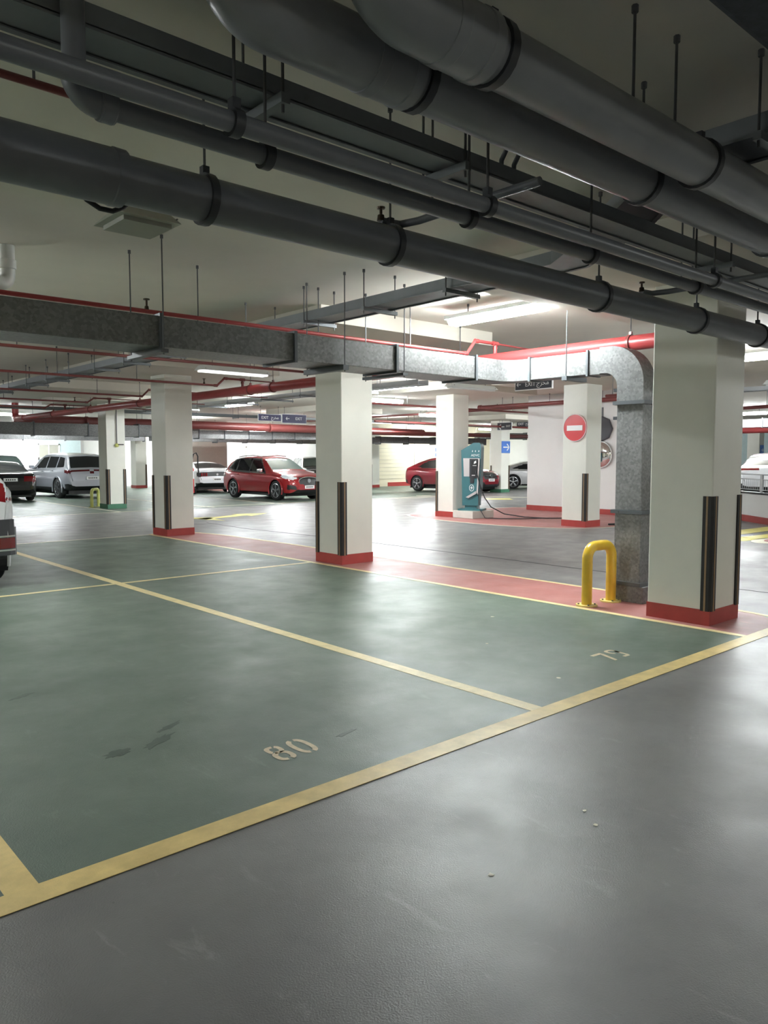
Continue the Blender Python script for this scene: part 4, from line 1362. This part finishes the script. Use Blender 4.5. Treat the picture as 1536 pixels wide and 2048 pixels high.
def car(name, label, spec, paint, pos, heading, scale=1.0, glass='car_glass', n=150, cat='car', screen=None, wheelr=None, rimm='rim_alloy', subm=1):
    L_, Wd = spec['L'], spec['W']
    t = thing(name, label, cat, (pos[0], pos[1], 0.006), None, heading)
    t.scale = (scale, scale, scale)
    u = np.linspace(0, 1, n)
    xs = L_ * (u - .10 * np.sin(2 * pi * u) / (2 * pi) * 3.0)
    sg = spec.get('sig', .05)
    zt = smooth_curve(spec['top'], xs, sg)
    zs = smooth_curve(spec['belt'], xs, sg)
    zb = smooth_curve(spec['bot'], xs, sg)
    w = smooth_curve(spec['wid'], xs, sg)
    zs = np.minimum(zs, zt - .015)
    zb = np.minimum(zb, zs - .06)
    H_ = spec['H']
    wr_ = spec['roofw']
    zsmax = float(np.max(np.interp(spec['cabin'], xs, zs)))
    sec = []
    for i in range(n):
        a = w[i]
        gh = np.clip((zt[i] - zs[i] - .03) / max(.05, (H_ - zsmax)), 0, 1)     # 0 on the bonnet, 1 at the full roof
        wg = a * .93 * (1 - gh) + min(wr_, a * .93) * gh
        zr = zt[i]
        hgt = zs[i] - zb[i]
        rnd = min(.07, (zr - zs[i]) * .35 + .004)
        P = [(0, zb[i]), (a * .80, zb[i]), (a * .955, zb[i] + min(.05, hgt * .2)), (a * .985, zb[i] + hgt * .30), (a, zb[i] + hgt * .62),
             (a * .985, zs[i] - min(.05, hgt * .12)), (a * .955, zs[i]),
             (a * .92 * (1 - 0) if gh > 0 else a * .92, zs[i] + min(.012, (zr - zs[i]) * .3)),
             (wg + .012, zr - rnd), (wg * .93, zr - rnd * .25), (wg * .6, zr + .004 * gh), (0, zr + .018 * gh + .012)]
        sec.append(P)
    sub = [k * subm for k in (3, 2, 4, 4, 3, 2, 1, 9, 2, 4, 6)]
    J = []
    rows = []
    for P in sec:
        row = []
        for k in range(len(P) - 1):
            for q in range(sub[k]):
                f_ = q / sub[k]
                row.append((P[k][0] + (P[k + 1][0] - P[k][0]) * f_, P[k][1] + (P[k + 1][1] - P[k][1]) * f_))
        row.append(P[-1])
        rows.append(row)
    seg = [k for k in range(len(sub)) for _ in range(sub[k])]
    m_ = len(rows[0])
    R2 = np.array(rows)                     # n, m, 2
    V = np.zeros((n, 2 * m_ - 1, 3))
    V[:, :m_, 0] = xs[:, None]
    V[:, :m_, 1] = R2[:, :, 0]
    V[:, :m_, 2] = R2[:, :, 1]
    V[:, m_:, 0] = xs[:, None]
    V[:, m_:, 1] = -R2[:, m_ - 2::-1, 0]
    V[:, m_:, 2] = R2[:, m_ - 2::-1, 1]
    seg2 = np.array(seg + seg[::-1])
    mm = V.shape[1]
    verts = V.reshape(-1, 3)
    verts = verts - np.array([L_ / 2, 0, 0])
    fi, fj = np.meshgrid(np.arange(n - 1), np.arange(mm - 1), indexing='ij')
    fi, fj = fi.ravel(), fj.ravel()
    Q = np.stack([fi * mm + fj, (fi + 1) * mm + fj, (fi + 1) * mm + fj + 1, fi * mm + fj + 1], 1)
    C = verts[Q].mean(1) + np.array([L_ / 2, 0, 0])
    cx, cy, cz = C[:, 0], np.abs(C[:, 1]), C[:, 2]
    sy = np.sign(C[:, 1])
    sg_ = seg2[fj]
    cls = np.full(len(Q), 'body', object)
    r = spec['r']
    ra = r + .055
    cls[(cz < spec.get('trimz', .30)) | (sg_ <= 1)] = 'trim'
    x0, x1 = spec['screen']
    wloc = np.interp(cx, xs, [P[8][0] for P in sec])
    cls[(sg_ >= 9) & (cx > x0) & (cx < x1) & (cy < wloc - .035)] = 'windscreen'
    x0, x1 = spec['rear']
    if x1 > x0:
        cls[(sg_ >= 9) & (cx > x0) & (cx < x1) & (cy < wloc - .06) & (cz > spec.get('rearz', 0))] = 'rear_window'
    for k, poly in enumerate(spec['windows']):
        ctr = np.mean(np.array(poly), 0)
        big = [(ctr[0] + (p[0] - ctr[0]) * 1.0 + math.copysign(.035, p[0] - ctr[0]), ctr[1] + (p[1] - ctr[1]) + math.copysign(.03, p[1] - ctr[1])) for p in poly]
        if spec.get('chrome') and not spec.get('dlo'):
            cls[(sg_ >= 6) & (sg_ <= 8) & in_poly(cx, cz, big) & (cls == 'body')] = 'window_trim'
    if spec.get('dlo'):
        d_ = spec['dlo']
        ctr = np.mean(np.array(d_), 0)
        big = offset_poly(d_, .040 if sum(d_[i - 1][0] * d_[i][1] - d_[i][0] * d_[i - 1][1] for i in range(len(d_))) > 0 else -.040, True)
        side = (sg_ >= 6) & (sg_ <= 8) & (cls == 'body')
        cls[side & in_poly(cx, cz, big) & (sy > 0)] = 'window_trimL'
        cls[side & in_poly(cx, cz, big) & (sy < 0)] = 'window_trimR'
        cls[(sg_ >= 6) & (sg_ <= 8) & in_poly(cx, cz, d_) & (sy > 0)] = 'pillarL'
        cls[(sg_ >= 6) & (sg_ <= 8) & in_poly(cx, cz, d_) & (sy < 0)] = 'pillarR'
    for k, poly in enumerate(spec['windows']):
        sel = (sg_ >= 6) & (sg_ <= 8) & in_poly(cx, cz, poly)
        cls[sel & (sy > 0)] = 'side_windowL%d' % k
        cls[sel & (sy < 0)] = 'side_windowR%d' % k
    for kind, end, poly in spec.get('front', []):
        sel = (cx > end) & in_poly(cy, cz, poly)
        if kind == 'headlight':
            cls[sel & (sy > 0)] = 'headlightL'
            cls[sel & (sy < 0)] = 'headlightR'
        else:
            cls[sel] = kind
    for kind, end, poly in spec.get('back', []):
        sel = (cx < end) & in_poly(cy, cz, poly)
        if kind in ('tail_light', 'reversing_light'):
            cls[sel & (sy > 0)] = kind + 'L'
            cls[sel & (sy < 0)] = kind + 'R'
        else:
            cls[sel] = kind
    keep = np.ones(len(Q), bool)
    for xa in spec['axles']:
        keep &= ~(((cx - xa) ** 2 + (cz - r) ** 2 < ra ** 2) & (cy > Wd / 2 - .30) & (cz < spec.get('archmax', 9)))
    MT = {'body': paint, 'trim': 'car_trim', 'windscreen': screen or glass, 'rear_window': glass, 'window_trim': 'chrome', 'grille': 'ink_black', 'lower_grille': 'car_trim',
          'rear_panel': 'ink_black', 'chrome_bar': 'chrome', 'bumper_trim': 'car_trim', 'skid_plate': 'rim_alloy', 'reversing_light': 'lamp_clear', 'pillar': 'ink_black', 'dark_tail': 'lamp_dark_red'}
    body = None
    order = ['body'] + sorted(set(cls.tolist()) - {'body'})
    vn = verts
    for c_ in order:
        sel = (cls == c_) & keep
        if not sel.any():
            continue
        q = Q[sel]
        uq, inv = np.unique(q.ravel(), return_inverse=True)
        fv = vn[uq]
        ff = inv.reshape(-1, 4)
        nm = c_
        if c_.startswith('side_window'):
            nm = 'side_window'
            mt = glass
        elif c_[:-1] in ('pillar', 'window_trim', 'reversing_light'):
            nm = c_[:-1]
            mt = MT[nm]
        elif c_.startswith('headlight'):
            nm = 'headlight'
            mt = 'lamp_clear'
        elif c_.startswith('tail_light'):
            nm = 'tail_light'
            mt = 'lamp_red'
        elif nm == 'trim':
            nm, mt = 'cladding', 'car_trim'
        else:
            mt = MT[c_]
        me = bpy.data.meshes.new(nm)
        me.from_pydata(fv.tolist(), [], ff.tolist())
        me.polygons.foreach_set('use_smooth', [True] * len(me.polygons))
        me.materials.append(M[mt])
        me.update()
        o = bpy.data.objects.new(nm, me)
        COL.objects.link(o)
        o.parent = t
    # end caps
    for i in (0, n - 1):
        ring = [tuple(v) for v in V[i] - np.array([L_ / 2, 0, 0])]
        build('bumper', MB().add(ring, [tuple(range(len(ring)))]), paint, t, local=True)
    # floor pan, arches, wheels
    build('underbody', MB().box(-L_ / 2 + .35, L_ / 2 - .4, -Wd / 2 + .2, Wd / 2 - .2, .16, .34), 'car_trim', t, local=True)
    for xa in spec['axles']:
        for s_ in (-1, 1):
            x_ = xa - L_ / 2
            wy = float(np.interp(xa, xs, w))
            lip = [(x_ + ra * cos(a), s_ * (wy - .004), r + ra * sin(a)) for a in np.linspace(-.35, pi + .35, 26)]
            build('wheel_arch', MB().tube(lip, .026, 6), 'car_trim' if spec.get('clad', True) else paint, t, smooth=True, local=True)
            arc_ = MB()
            a_ = np.linspace(-.5, pi + .5, 22)
            vs = [(x_ + (ra + .01) * cos(q_), s_ * (wy - .01), r + (ra + .01) * sin(q_)) for q_ in a_] + [(x_ + (ra + .01) * cos(q_), s_ * (wy - .34), r + (ra + .01) * sin(q_)) for q_ in a_]
            k = len(a_)
            arc_.add(vs, [(j, j + 1, k + j + 1, k + j) for j in range(k - 1)] + [tuple(range(k, 2 * k))])
            build('arch_liner', arc_, 'ink_black', t, local=True)
            wheel(t, x_, s_ * (wy - .012), r, s_, spec.get('spokes', 5), .23, rimm, spec.get('twin', True))
    # mirrors, handles
    mx, mz = spec['mirror']
    for s_ in (-1, 1):
        wy = float(np.interp(mx, xs, w))
        mo = build('door_mirror', MB().bbox(mx - L_ / 2 - .09, mx - L_ / 2 + .07, s_ * (wy + .09) - .09, s_ * (wy + .09) + .09, mz - .06, mz + .07, .03), spec.get('mirror_m', paint), t, smooth=True, local=True)
        build('mirror_arm', MB().box(mx - L_ / 2 - .02, mx - L_ / 2 + .03, min(s_ * (wy - .12), s_ * (wy + .05)), max(s_ * (wy - .12), s_ * (wy + .05)), mz - .08, mz - .045), 'car_trim', t, local=True)
        for hx, hz in spec.get('handles', []):
            wy = float(np.interp(hx, xs, w))
            build('door_handle', MB().bbox(hx - L_ / 2 - .11, hx - L_ / 2 + .11, s_ * wy - .025, s_ * wy + .022, hz - .015, hz + .015, .008), spec.get('handle_m', paint), t, local=True)
    if spec.get('rails'):
        ra0, ra1 = spec['rails']
        for s_ in (-1, 1):
            pts = []
            for x_ in np.linspace(ra0, ra1, 12):
                pts.append((x_ - L_ / 2, s_ * (wr_ - .03), float(np.interp(x_, xs, zt)) + .035))
            build('roof_rail', MB().tube(pts, .018, 8), 'chrome', t, smooth=True, local=True)
    t['L'] = L_
    del t['L']
    return t


def plate(t, x, z, w_, h, txt, face):
    """number plate on the car: face +1 front, -1 rear"""
    o = build('number_plate', MB().box(min(x, x + .012 * face), max(x, x + .012 * face), -w_ / 2, w_ / 2, z - h / 2, z + h / 2), 'plate_white', t, local=True)
    mb = MB()
    for k in range(-2, 3):
        mb.box(x + .0125 * face - .001, x + .0125 * face + .001, k * w_ * .15 - .02, k * w_ * .15 + .02, z - h * .22, z + h * .22)
    build('plate_characters', mb, 'ink_black', o, local=True)['kind'] = 'stuff'


SUV = dict(dlo=[(.50, 1.17), (.84, 1.53), (1.1, 1.56), (2.5, 1.53), (3.12, 1.03), (1.1, 1.05)], L=4.69, W=1.9, H=1.64, roofw=.60, r=.37, axles=(.96, 3.825), cabin=2.0, spokes=5, twin=True, chrome=True, clad=False, trimz=.29,
           top=[(0, .62), (.02, .86), (.08, 1.0), (.20, 1.10), (.52, 1.46), (.72, 1.55), (1.2, 1.62), (1.9, 1.64), (2.5, 1.60), (2.75, 1.53), (3.2, 1.25), (3.46, 1.09), (3.85, 1.03), (4.25, .97), (4.48, .90), (4.62, .80), (4.67, .66), (4.69, .55)],
           belt=[(0, .58), (.1, .97), (.4, 1.07), (1.2, 1.03), (2.5, .98), (3.4, .965), (4.2, .90), (4.5, .82), (4.69, .5)],
           bot=[(0, .45), (.1, .32), (.5, .25), (4.1, .25), (4.5, .23), (4.65, .28), (4.69, .40)],
           wid=[(0, .72), (.04, .82), (.2, .90), (.8, .95), (3.9, .95), (4.3, .91), (4.5, .83), (4.64, .70), (4.69, .55)],
           screen=(2.66, 3.38), rear=(.14, .62), rearz=1.0,
           windows=[[(2.02, 1.045), (2.02, 1.52), (2.50, 1.50), (3.02, 1.05)], [(1.12, 1.08), (1.10, 1.52), (1.95, 1.54), (1.95, 1.05)], [(.62, 1.18), (.86, 1.49), (1.05, 1.51), (1.05, 1.09)]],
           front=[('headlight', 4.1, [(.50, .80), (.50, .86), (.90, .97), (.90, .82), (.70, .77)]), ('grille', 4.3, [(-1, .58), (.40, .58), (.46, .70), (.40, .86), (-1, .86)]),
                  ('lower_grille', 4.3, [(.55, .40), (.85, .42), (.85, .60), (.62, .55)]), ('lower_grille', 4.4, [(-1, .30), (.50, .30), (.44, .42), (-1, .42)])],
           back=[('tail_light', .35, [(.52, .80), (.52, .92), (.70, .98), (.72, 1.4), (.95, 1.4), (.95, .80)]), ('bumper_trim', .3, [(-1, .2), (1, .2), (1, .45), (-1, .45)])],
           mirror=(2.98, 1.10), mirror_m='chrome', handles=[(2.2, .92), (1.25, .95)], rails=(.85, 2.45))
COUPE_SUV = dict(L=4.90, W=2.0, H=1.73, roofw=.60, r=.39, axles=(.98, 3.90), cabin=2.2, spokes=5, twin=True, clad=False, trimz=.36,
                 top=[(0, .70), (.02, .95), (.10, 1.14), (.35, 1.24), (.9, 1.46), (1.5, 1.64), (2.1, 1.73), (2.6, 1.70), (2.95, 1.58), (3.35, 1.32), (3.6, 1.19), (4.1, 1.11), (4.5, 1.02), (4.72, .92), (4.85, .78), (4.9, .6)],
                 belt=[(0, .65), (.1, 1.08), (.5, 1.14), (1.5, 1.10), (2.6, 1.06), (3.5, 1.03), (4.3, .97), (4.7, .86), (4.9, .55)],
                 bot=[(0, .48), (.1, .36), (.5, .28), (4.3, .28), (4.7, .26), (4.85, .32), (4.9, .42)],
                 wid=[(0, .74), (.05, .86), (.25, .95), (.9, 1.0), (4.0, 1.0), (4.5, .95), (4.75, .84), (4.86, .7), (4.9, .55)],
                 screen=(2.80, 3.54), rear=(.38, 1.25), rearz=1.1,
                 windows=[[(2.2, 1.12), (2.2, 1.60), (2.62, 1.58), (3.16, 1.13)], [(.95, 1.20), (1.35, 1.45), (1.75, 1.57), (2.13, 1.61), (2.13, 1.12)]],
                 front=[('headlight', 4.3, [(.56, .86), (.56, .98), (.95, 1.03), (.95, .90), (.7, .84)]), ('grille', 4.5, [(-1, .64), (.48, .66), (.54, .80), (.46, .98), (-1, .98)]),
                        ('lower_grille', 4.5, [(-1, .30), (.85, .32), (.70, .52), (-1, .52)]), ('lower_grille', 4.4, [(.6, .5), (.95, .5), (.95, .72), (.7, .66)])],
                 back=[('tail_light', .3, [(.45, .98), (.45, 1.06), (.98, 1.10), (.98, .96)]), ('bumper_trim', .3, [(-1, .2), (1, .2), (1, .55), (-1, .55)])],
                 mirror=(3.1, 1.18), handles=[(2.35, 1.0), (1.4, 1.02)])
SEDAN = dict(L=4.9, W=1.88, H=1.44, roofw=.56, r=.33, axles=(1.02, 3.92), cabin=2.1, spokes=5, twin=True, clad=False, trimz=.26,
             top=[(0, .60), (.02, .85), (.06, 1.0), (.30, 1.06), (.75, 1.08), (1.25, 1.30), (1.7, 1.41), (2.3, 1.44), (2.8, 1.38), (3.3, 1.12), (3.65, .98), (4.2, .90), (4.6, .80), (4.82, .68), (4.9, .52)],
             belt=[(0, .58), (.06, .94), (.5, .98), (1.5, .95), (3.0, .92), (3.8, .86), (4.5, .74), (4.9, .45)],
             bot=[(0, .42), (.1, .30), (.5, .2), (4.4, .18), (4.8, .2), (4.9, .34)],
             wid=[(0, .76), (.05, .85), (.25, .91), (.9, .94), (4.0, .94), (4.5, .88), (4.75, .76), (4.9, .5)],
             screen=(2.72, 3.52), rear=(.72, 1.48), rearz=.9,
             windows=[[(2.2, .97), (2.2, 1.34), (2.6, 1.33), (3.12, .98)], [(1.15, 1.02), (1.45, 1.26), (1.75, 1.34), (2.13, 1.35), (2.13, .97)]],
             front=[('headlight', 4.3, [(.5, .64), (.5, .72), (.9, .80), (.9, .66)]), ('grille', 4.6, [(-1, .42), (.42, .44), (.48, .62), (-1, .66)])],
             back=[('tail_light', .35, [(.42, .74), (.42, .90), (.95, .92), (.95, .72)]), ('bumper_trim', .3, [(-1, .2), (1, .2), (1, .36), (-1, .36)])],
             mirror=(2.98, 1.02), handles=[(2.3, .86), (1.4, .88)], trim=True)
SPORT = dict(SEDAN, L=5.0, H=1.42, axles=(1.02, 3.97), r=.36,
             top=[(0, .58), (.02, .80), (.10, .95), (.35, 1.02), (.9, 1.20), (1.5, 1.36), (2.2, 1.42), (2.8, 1.35), (3.3, 1.12), (3.7, .96), (4.3, .86), (4.7, .76), (4.9, .62), (5.0, .5)],
             rear=(.45, 1.35), windows=[[(2.2, .97), (2.2, 1.32), (2.6, 1.31), (3.12, .98)], [(.95, 1.03), (1.35, 1.20), (1.75, 1.29), (2.13, 1.32), (2.13, .97)]], rearz=.98)
MUSCLE = dict(SEDAN, L=4.79, W=1.92, H=1.38, r=.35, axles=(1.0, 3.72),
              top=[(0, .62), (.02, .86), (.06, 1.03), (.25, 1.08), (.6, 1.12), (1.2, 1.30), (1.8, 1.38), (2.2, 1.36), (2.9, 1.08), (3.2, .98), (3.9, .93), (4.5, .84), (4.72, .72), (4.79, .55)],
              belt=[(0, .6), (.06, .98), (.6, 1.02), (1.5, .98), (3.0, .92), (4.3, .84), (4.79, .5)],
              bot=[(0, .46), (.1, .34), (.5, .22), (4.3, .18), (4.7, .2), (4.79, .36)],
              wid=[(0, .80), (.05, .88), (.25, .93), (.9, .96), (3.8, .96), (4.4, .90), (4.7, .76), (4.79, .55)],
              screen=(2.05, 2.95), rear=(.55, 1.45), rearz=1.08, windows=[[(1.55, 1.02), (1.6, 1.29), (2.1, 1.28), (2.7, 1.0)], [(1.15, 1.08), (1.3, 1.2), (1.48, 1.25), (1.48, 1.04)]],
              back=[('rear_panel', .3, [(-1, .74), (.90, .74), (.90, .93), (-1, .93)]), ('lower_grille', .3, [(-1, .3), (1, .3), (1, .46), (-1, .46)])],
              mirror=(2.55, 1.02), handles=[(1.7, .9)])
BIG = dict(L=5.06, W=2.02, H=1.77, roofw=.68, r=.40, axles=(.98, 4.0), cabin=2.2, spokes=6, twin=True, clad=False, trimz=.42,
           top=[(0, .70), (.02, .95), (.06, 1.14), (.16, 1.22), (.42, 1.58), (.56, 1.68), (1.2, 1.75), (2.2, 1.77), (2.9, 1.72), (3.15, 1.62), (3.55, 1.32), (3.8, 1.18), (4.3, 1.12), (4.7, 1.06), (4.92, .95), (5.02, .78), (5.06, .6)],
           belt=[(0, .66), (.08, 1.10), (.4, 1.16), (1.5, 1.12), (3.0, 1.09), (4.0, 1.06), (4.7, .98), (5.06, .6)],
           bot=[(0, .48), (.1, .36), (.5, .28), (4.5, .28), (5.0, .3), (5.06, .42)],
           wid=[(0, .84), (.04, .92), (.2, .97), (.9, 1.01), (4.1, 1.01), (4.7, .95), (4.95, .84), (5.06, .62)],
           screen=(3.02, 3.72), rear=(.13, .50), rearz=1.2,
           windows=[[(2.3, 1.16), (2.3, 1.64), (2.85, 1.62), (3.36, 1.17)], [(1.3, 1.18), (1.3, 1.65), (2.23, 1.66), (2.23, 1.16)], [(.55, 1.24), (.72, 1.60), (1.23, 1.65), (1.23, 1.19)]],
           back=[('dark_tail', .35, [(-1, 1.03), (-1, 1.08), (1.0, 1.11), (1.0, .98), (.55, 1.01)]), ('bumper_trim', .35, [(-1.2, .2), (1.2, .2), (1.2, .56), (-1.2, .56)])],
           front=[('grille', 4.7, [(-1, .6), (.5, .6), (.5, .98), (-1, .98)]), ('headlight', 4.5, [(.55, .92), (.55, 1.0), (.95, 1.04), (.95, .94)])],
           mirror=(3.3, 1.22), handles=[(2.45, 1.05), (1.45, 1.08)])
CROSS = dict(SUV, dlo=None, L=4.4, H=1.68, W=1.86, r=.345, axles=(.86, 3.52), chrome=False, trimz=.52,
             top=[(0, .80), (.02, 1.06), (.07, 1.24), (.16, 1.32), (.42, 1.54), (.60, 1.60), (1.2, 1.66), (1.9, 1.68), (2.4, 1.62), (2.6, 1.54), (3.0, 1.28), (3.2, 1.14), (3.6, 1.06), (4.0, .98), (4.25, .88), (4.36, .7), (4.4, .52)],
             belt=[(0, .78), (.06, 1.20), (.4, 1.24), (1.2, 1.14), (3.2, 1.0), (4.0, .90), (4.4, .5)],
             bot=[(0, .46), (.1, .40), (.5, .27), (3.9, .25), (4.3, .25), (4.4, .4)],
             wid=[(0, .80), (.04, .87), (.2, .92), (.8, .93), (3.6, .93), (4.0, .89), (4.3, .72), (4.4, .5)],
             back=[('bumper_trim', .55, [(-1.2, .2), (1.2, .2), (1.2, .66), (.86, .76), (.6, .84), (-1.2, .84)]), ('tail_light', .50, [(.60, 1.06), (.60, 1.28), (.80, 1.28), (.80, 1.10), (.95, 1.10), (.95, 1.06)]),
                   ('reversing_light', .50, [(.80, 1.10), (.80, 1.28), (.97, 1.28), (.97, 1.10)])],
             front=[], rails=(.7, 2.2), screen=(2.5, 3.12), rear=(.12, .5),
             windows=[[(1.9, 1.10), (1.9, 1.56), (2.34, 1.54), (2.8, 1.08)], [(1.05, 1.18), (1.05, 1.56), (1.84, 1.58), (1.84, 1.12)]], mirror=(2.75, 1.15), mirror_m='paint_white', handles=[])


def car_at(name, label, spec, paint, ref, ref_local, heading, scale=1.0, **k):
    """place the car so that the ref_local point (x from the rear, y to the left) stands on ref"""
    h = heading
    dx, dy = (ref_local[0] - spec['L'] / 2) * scale, ref_local[1] * scale
    cx = ref[0] - (dx * cos(h) - dy * sin(h))
    cy = ref[1] - (dx * sin(h) + dy * cos(h))
    return car(name, label, spec, paint, (cx, cy), h, scale, **k)


H90 = radians(90)
c1 = car_at('car', 'bright red SUV with chrome window line between the two left columns', SUV, 'paint_red', (16.0, 24.1), (3.825, -.93), radians(-88), 1.0, n=190, screen='car_glass_pale')
plate(c1, SUV['L'] / 2 - .01, .50, .44, .12, '', 1)
build('emblem', MB().lathe((SUV['L'] / 2 - .045, 0, .73), (1, 0, 0), [(0, .075), (.02, .075)], 20), 'chrome', c1, local=True)
build('grille_frame', MB().tube([(SUV['L'] / 2 - .06, .46 * cos(a), .72 + .155 * sin(a)) for a in np.linspace(0, 2 * pi, 30)], .014, 6, caps=False), 'chrome', c1, local=True)
c2 = car_at('car', 'dark red coupe SUV half hidden behind the charging station', COUPE_SUV, 'paint_red_dark', (25.45, 26.3), (.98, -.97), radians(-86), .94, n=170)
plate(c2, COUPE_SUV['L'] / 2 + .0, .62, .46, .13, '', 1)
build('emblem', MB().lathe((COUPE_SUV['L'] / 2 - .03, 0, .82), (1, 0, 0), [(0, .10), (.03, .10)], 20), 'chrome', c2, local=True)
build('grille_bar', MB().box(COUPE_SUV['L'] / 2 - .10, COUPE_SUV['L'] / 2 - .04, -.44, .44, .80, .84), 'chrome', c2, local=True)
c3 = car_at('car', 'silver low saloon behind the far blue arrow column', SPORT, 'paint_silver', (31.0, 25.0), (1.02, -.9), radians(-48), 1.0, n=140)
c4 = car_at('car', 'white muscle coupe seen from behind, left of the red SUV', MUSCLE, 'paint_white', (18.15, 30.6), (0.0, -.85), radians(82), 1.0, n=140)
plate(c4, -MUSCLE['L'] / 2 - .005, .62, .40, .16, '', -1)
for s_ in (-1, 1):
    for k in range(3):
        build('tail_light', MB().box(-MUSCLE['L'] / 2 - .006, -MUSCLE['L'] / 2 + .05, s_ * (.50 + k * .11) - .03, s_ * (.50 + k * .11) + .03, .77, .91), 'lamp_red', c4, local=True)
build('emblem', MB().lathe((-MUSCLE['L'] / 2 + .03, 0, .84), (-1, 0, 0), [(0, .05), (.04, .05)], 14), 'chrome', c4, local=True)
c5 = car_at('car', 'pale grey SUV with dark rear window beside the green based column', BIG, 'paint_pale', (10.45, 31.0), (.98, .98), radians(93), 1.0, n=160)
plate(c5, -BIG['L'] / 2 - .0, .80, .5, .12, '', -1)
c6 = car_at('car', 'black saloon with glowing tail light at the left edge', SEDAN, 'paint_black', (9.12, 29.3), (0.05, -.85), radians(84), 1.0, n=140)
plate(c6, -SEDAN['L'] / 2 - .005, .80, .46, .12, '', -1)
c7 = car_at('car', 'black saloon parked beyond the first one, beside the pale SUV', dict(SEDAN, H=1.5), 'paint_black', (9.9, 35.8), (.05, -.85), radians(96), 1.05, n=110)
c8 = car_at('car', 'dark green SUV in the distance above the black cars', BIG, 'paint_green', (12.3, 41.0), (.0, -.9), radians(100), 1.0, n=110, glass='car_glass_pale')
c9 = car_at('car', 'white crossover cut by the left edge, in the next bay row', CROSS, 'paint_white', (2.885, 10.15), (0.1, -.90), H90, 1.0, n=260, subm=4)


def rear_strip(name, path, z0, z1, m, parent):
    inn = offset_poly(path, -.035, False)
    return build(name, MB().prism(path + inn[::-1], z0, z1), m, parent, local=True)


def rear_path(y0, y1, out=0.0):
    full = [(-.016, 0.0), (-.016, .45), (-.014, .70), (.004, .82), (.035, .880), (.09, .915), (.20, .938), (.32, .942), (.50, .945)]
    pts = [p for p in full if y0 <= p[1] <= y1]
    return [(x - CROSS['L'] / 2 - out, -(y + out * .6)) for x, y in pts]


for sgn in (-1, 1):
    def mir(p):
        return p if sgn < 0 else [(x, -y) for x, y in p][::-1]
    rear_strip('bumper_cladding', mir(rear_path(0, 1)), .40, .74, 'black_panel', c9)
    rear_strip('bumper_cladding', mir(rear_path(0, .90)), .74, .84, 'black_panel', c9)
    rear_strip('chrome_strip', mir(rear_path(.4, .90, .012)), .625, .645, 'chrome', c9)
    rear_strip('chrome_strip', mir(rear_path(.4, .90, .012)), .455, .475, 'chrome', c9)
    rear_strip('reflector', mir(rear_path(.4, .885, .008)), .485, .615, 'lamp_red', c9)
c10 = car_at('car', 'dark SUV parked behind the bright red one', SUV, 'paint_black', (24.1, 32.2), (4.5, -.2), radians(-112), 1.0, n=110, screen='car_glass_pale')
c11 = car_at('car', 'white saloon with red tail strip beyond the ramp railing', dict(SPORT, back=[('tail_light', .4, [(.30, .93), (.30, .99), (.93, .99), (.93, .90)]), ('bumper_trim', .3, [(-1, .2), (1, .2), (1, .5), (-1, .5)])]), 'paint_white', (25.25, 11.05), (0.0, .85), radians(22), 1.08, n=140)
c11.location.z = 0.206
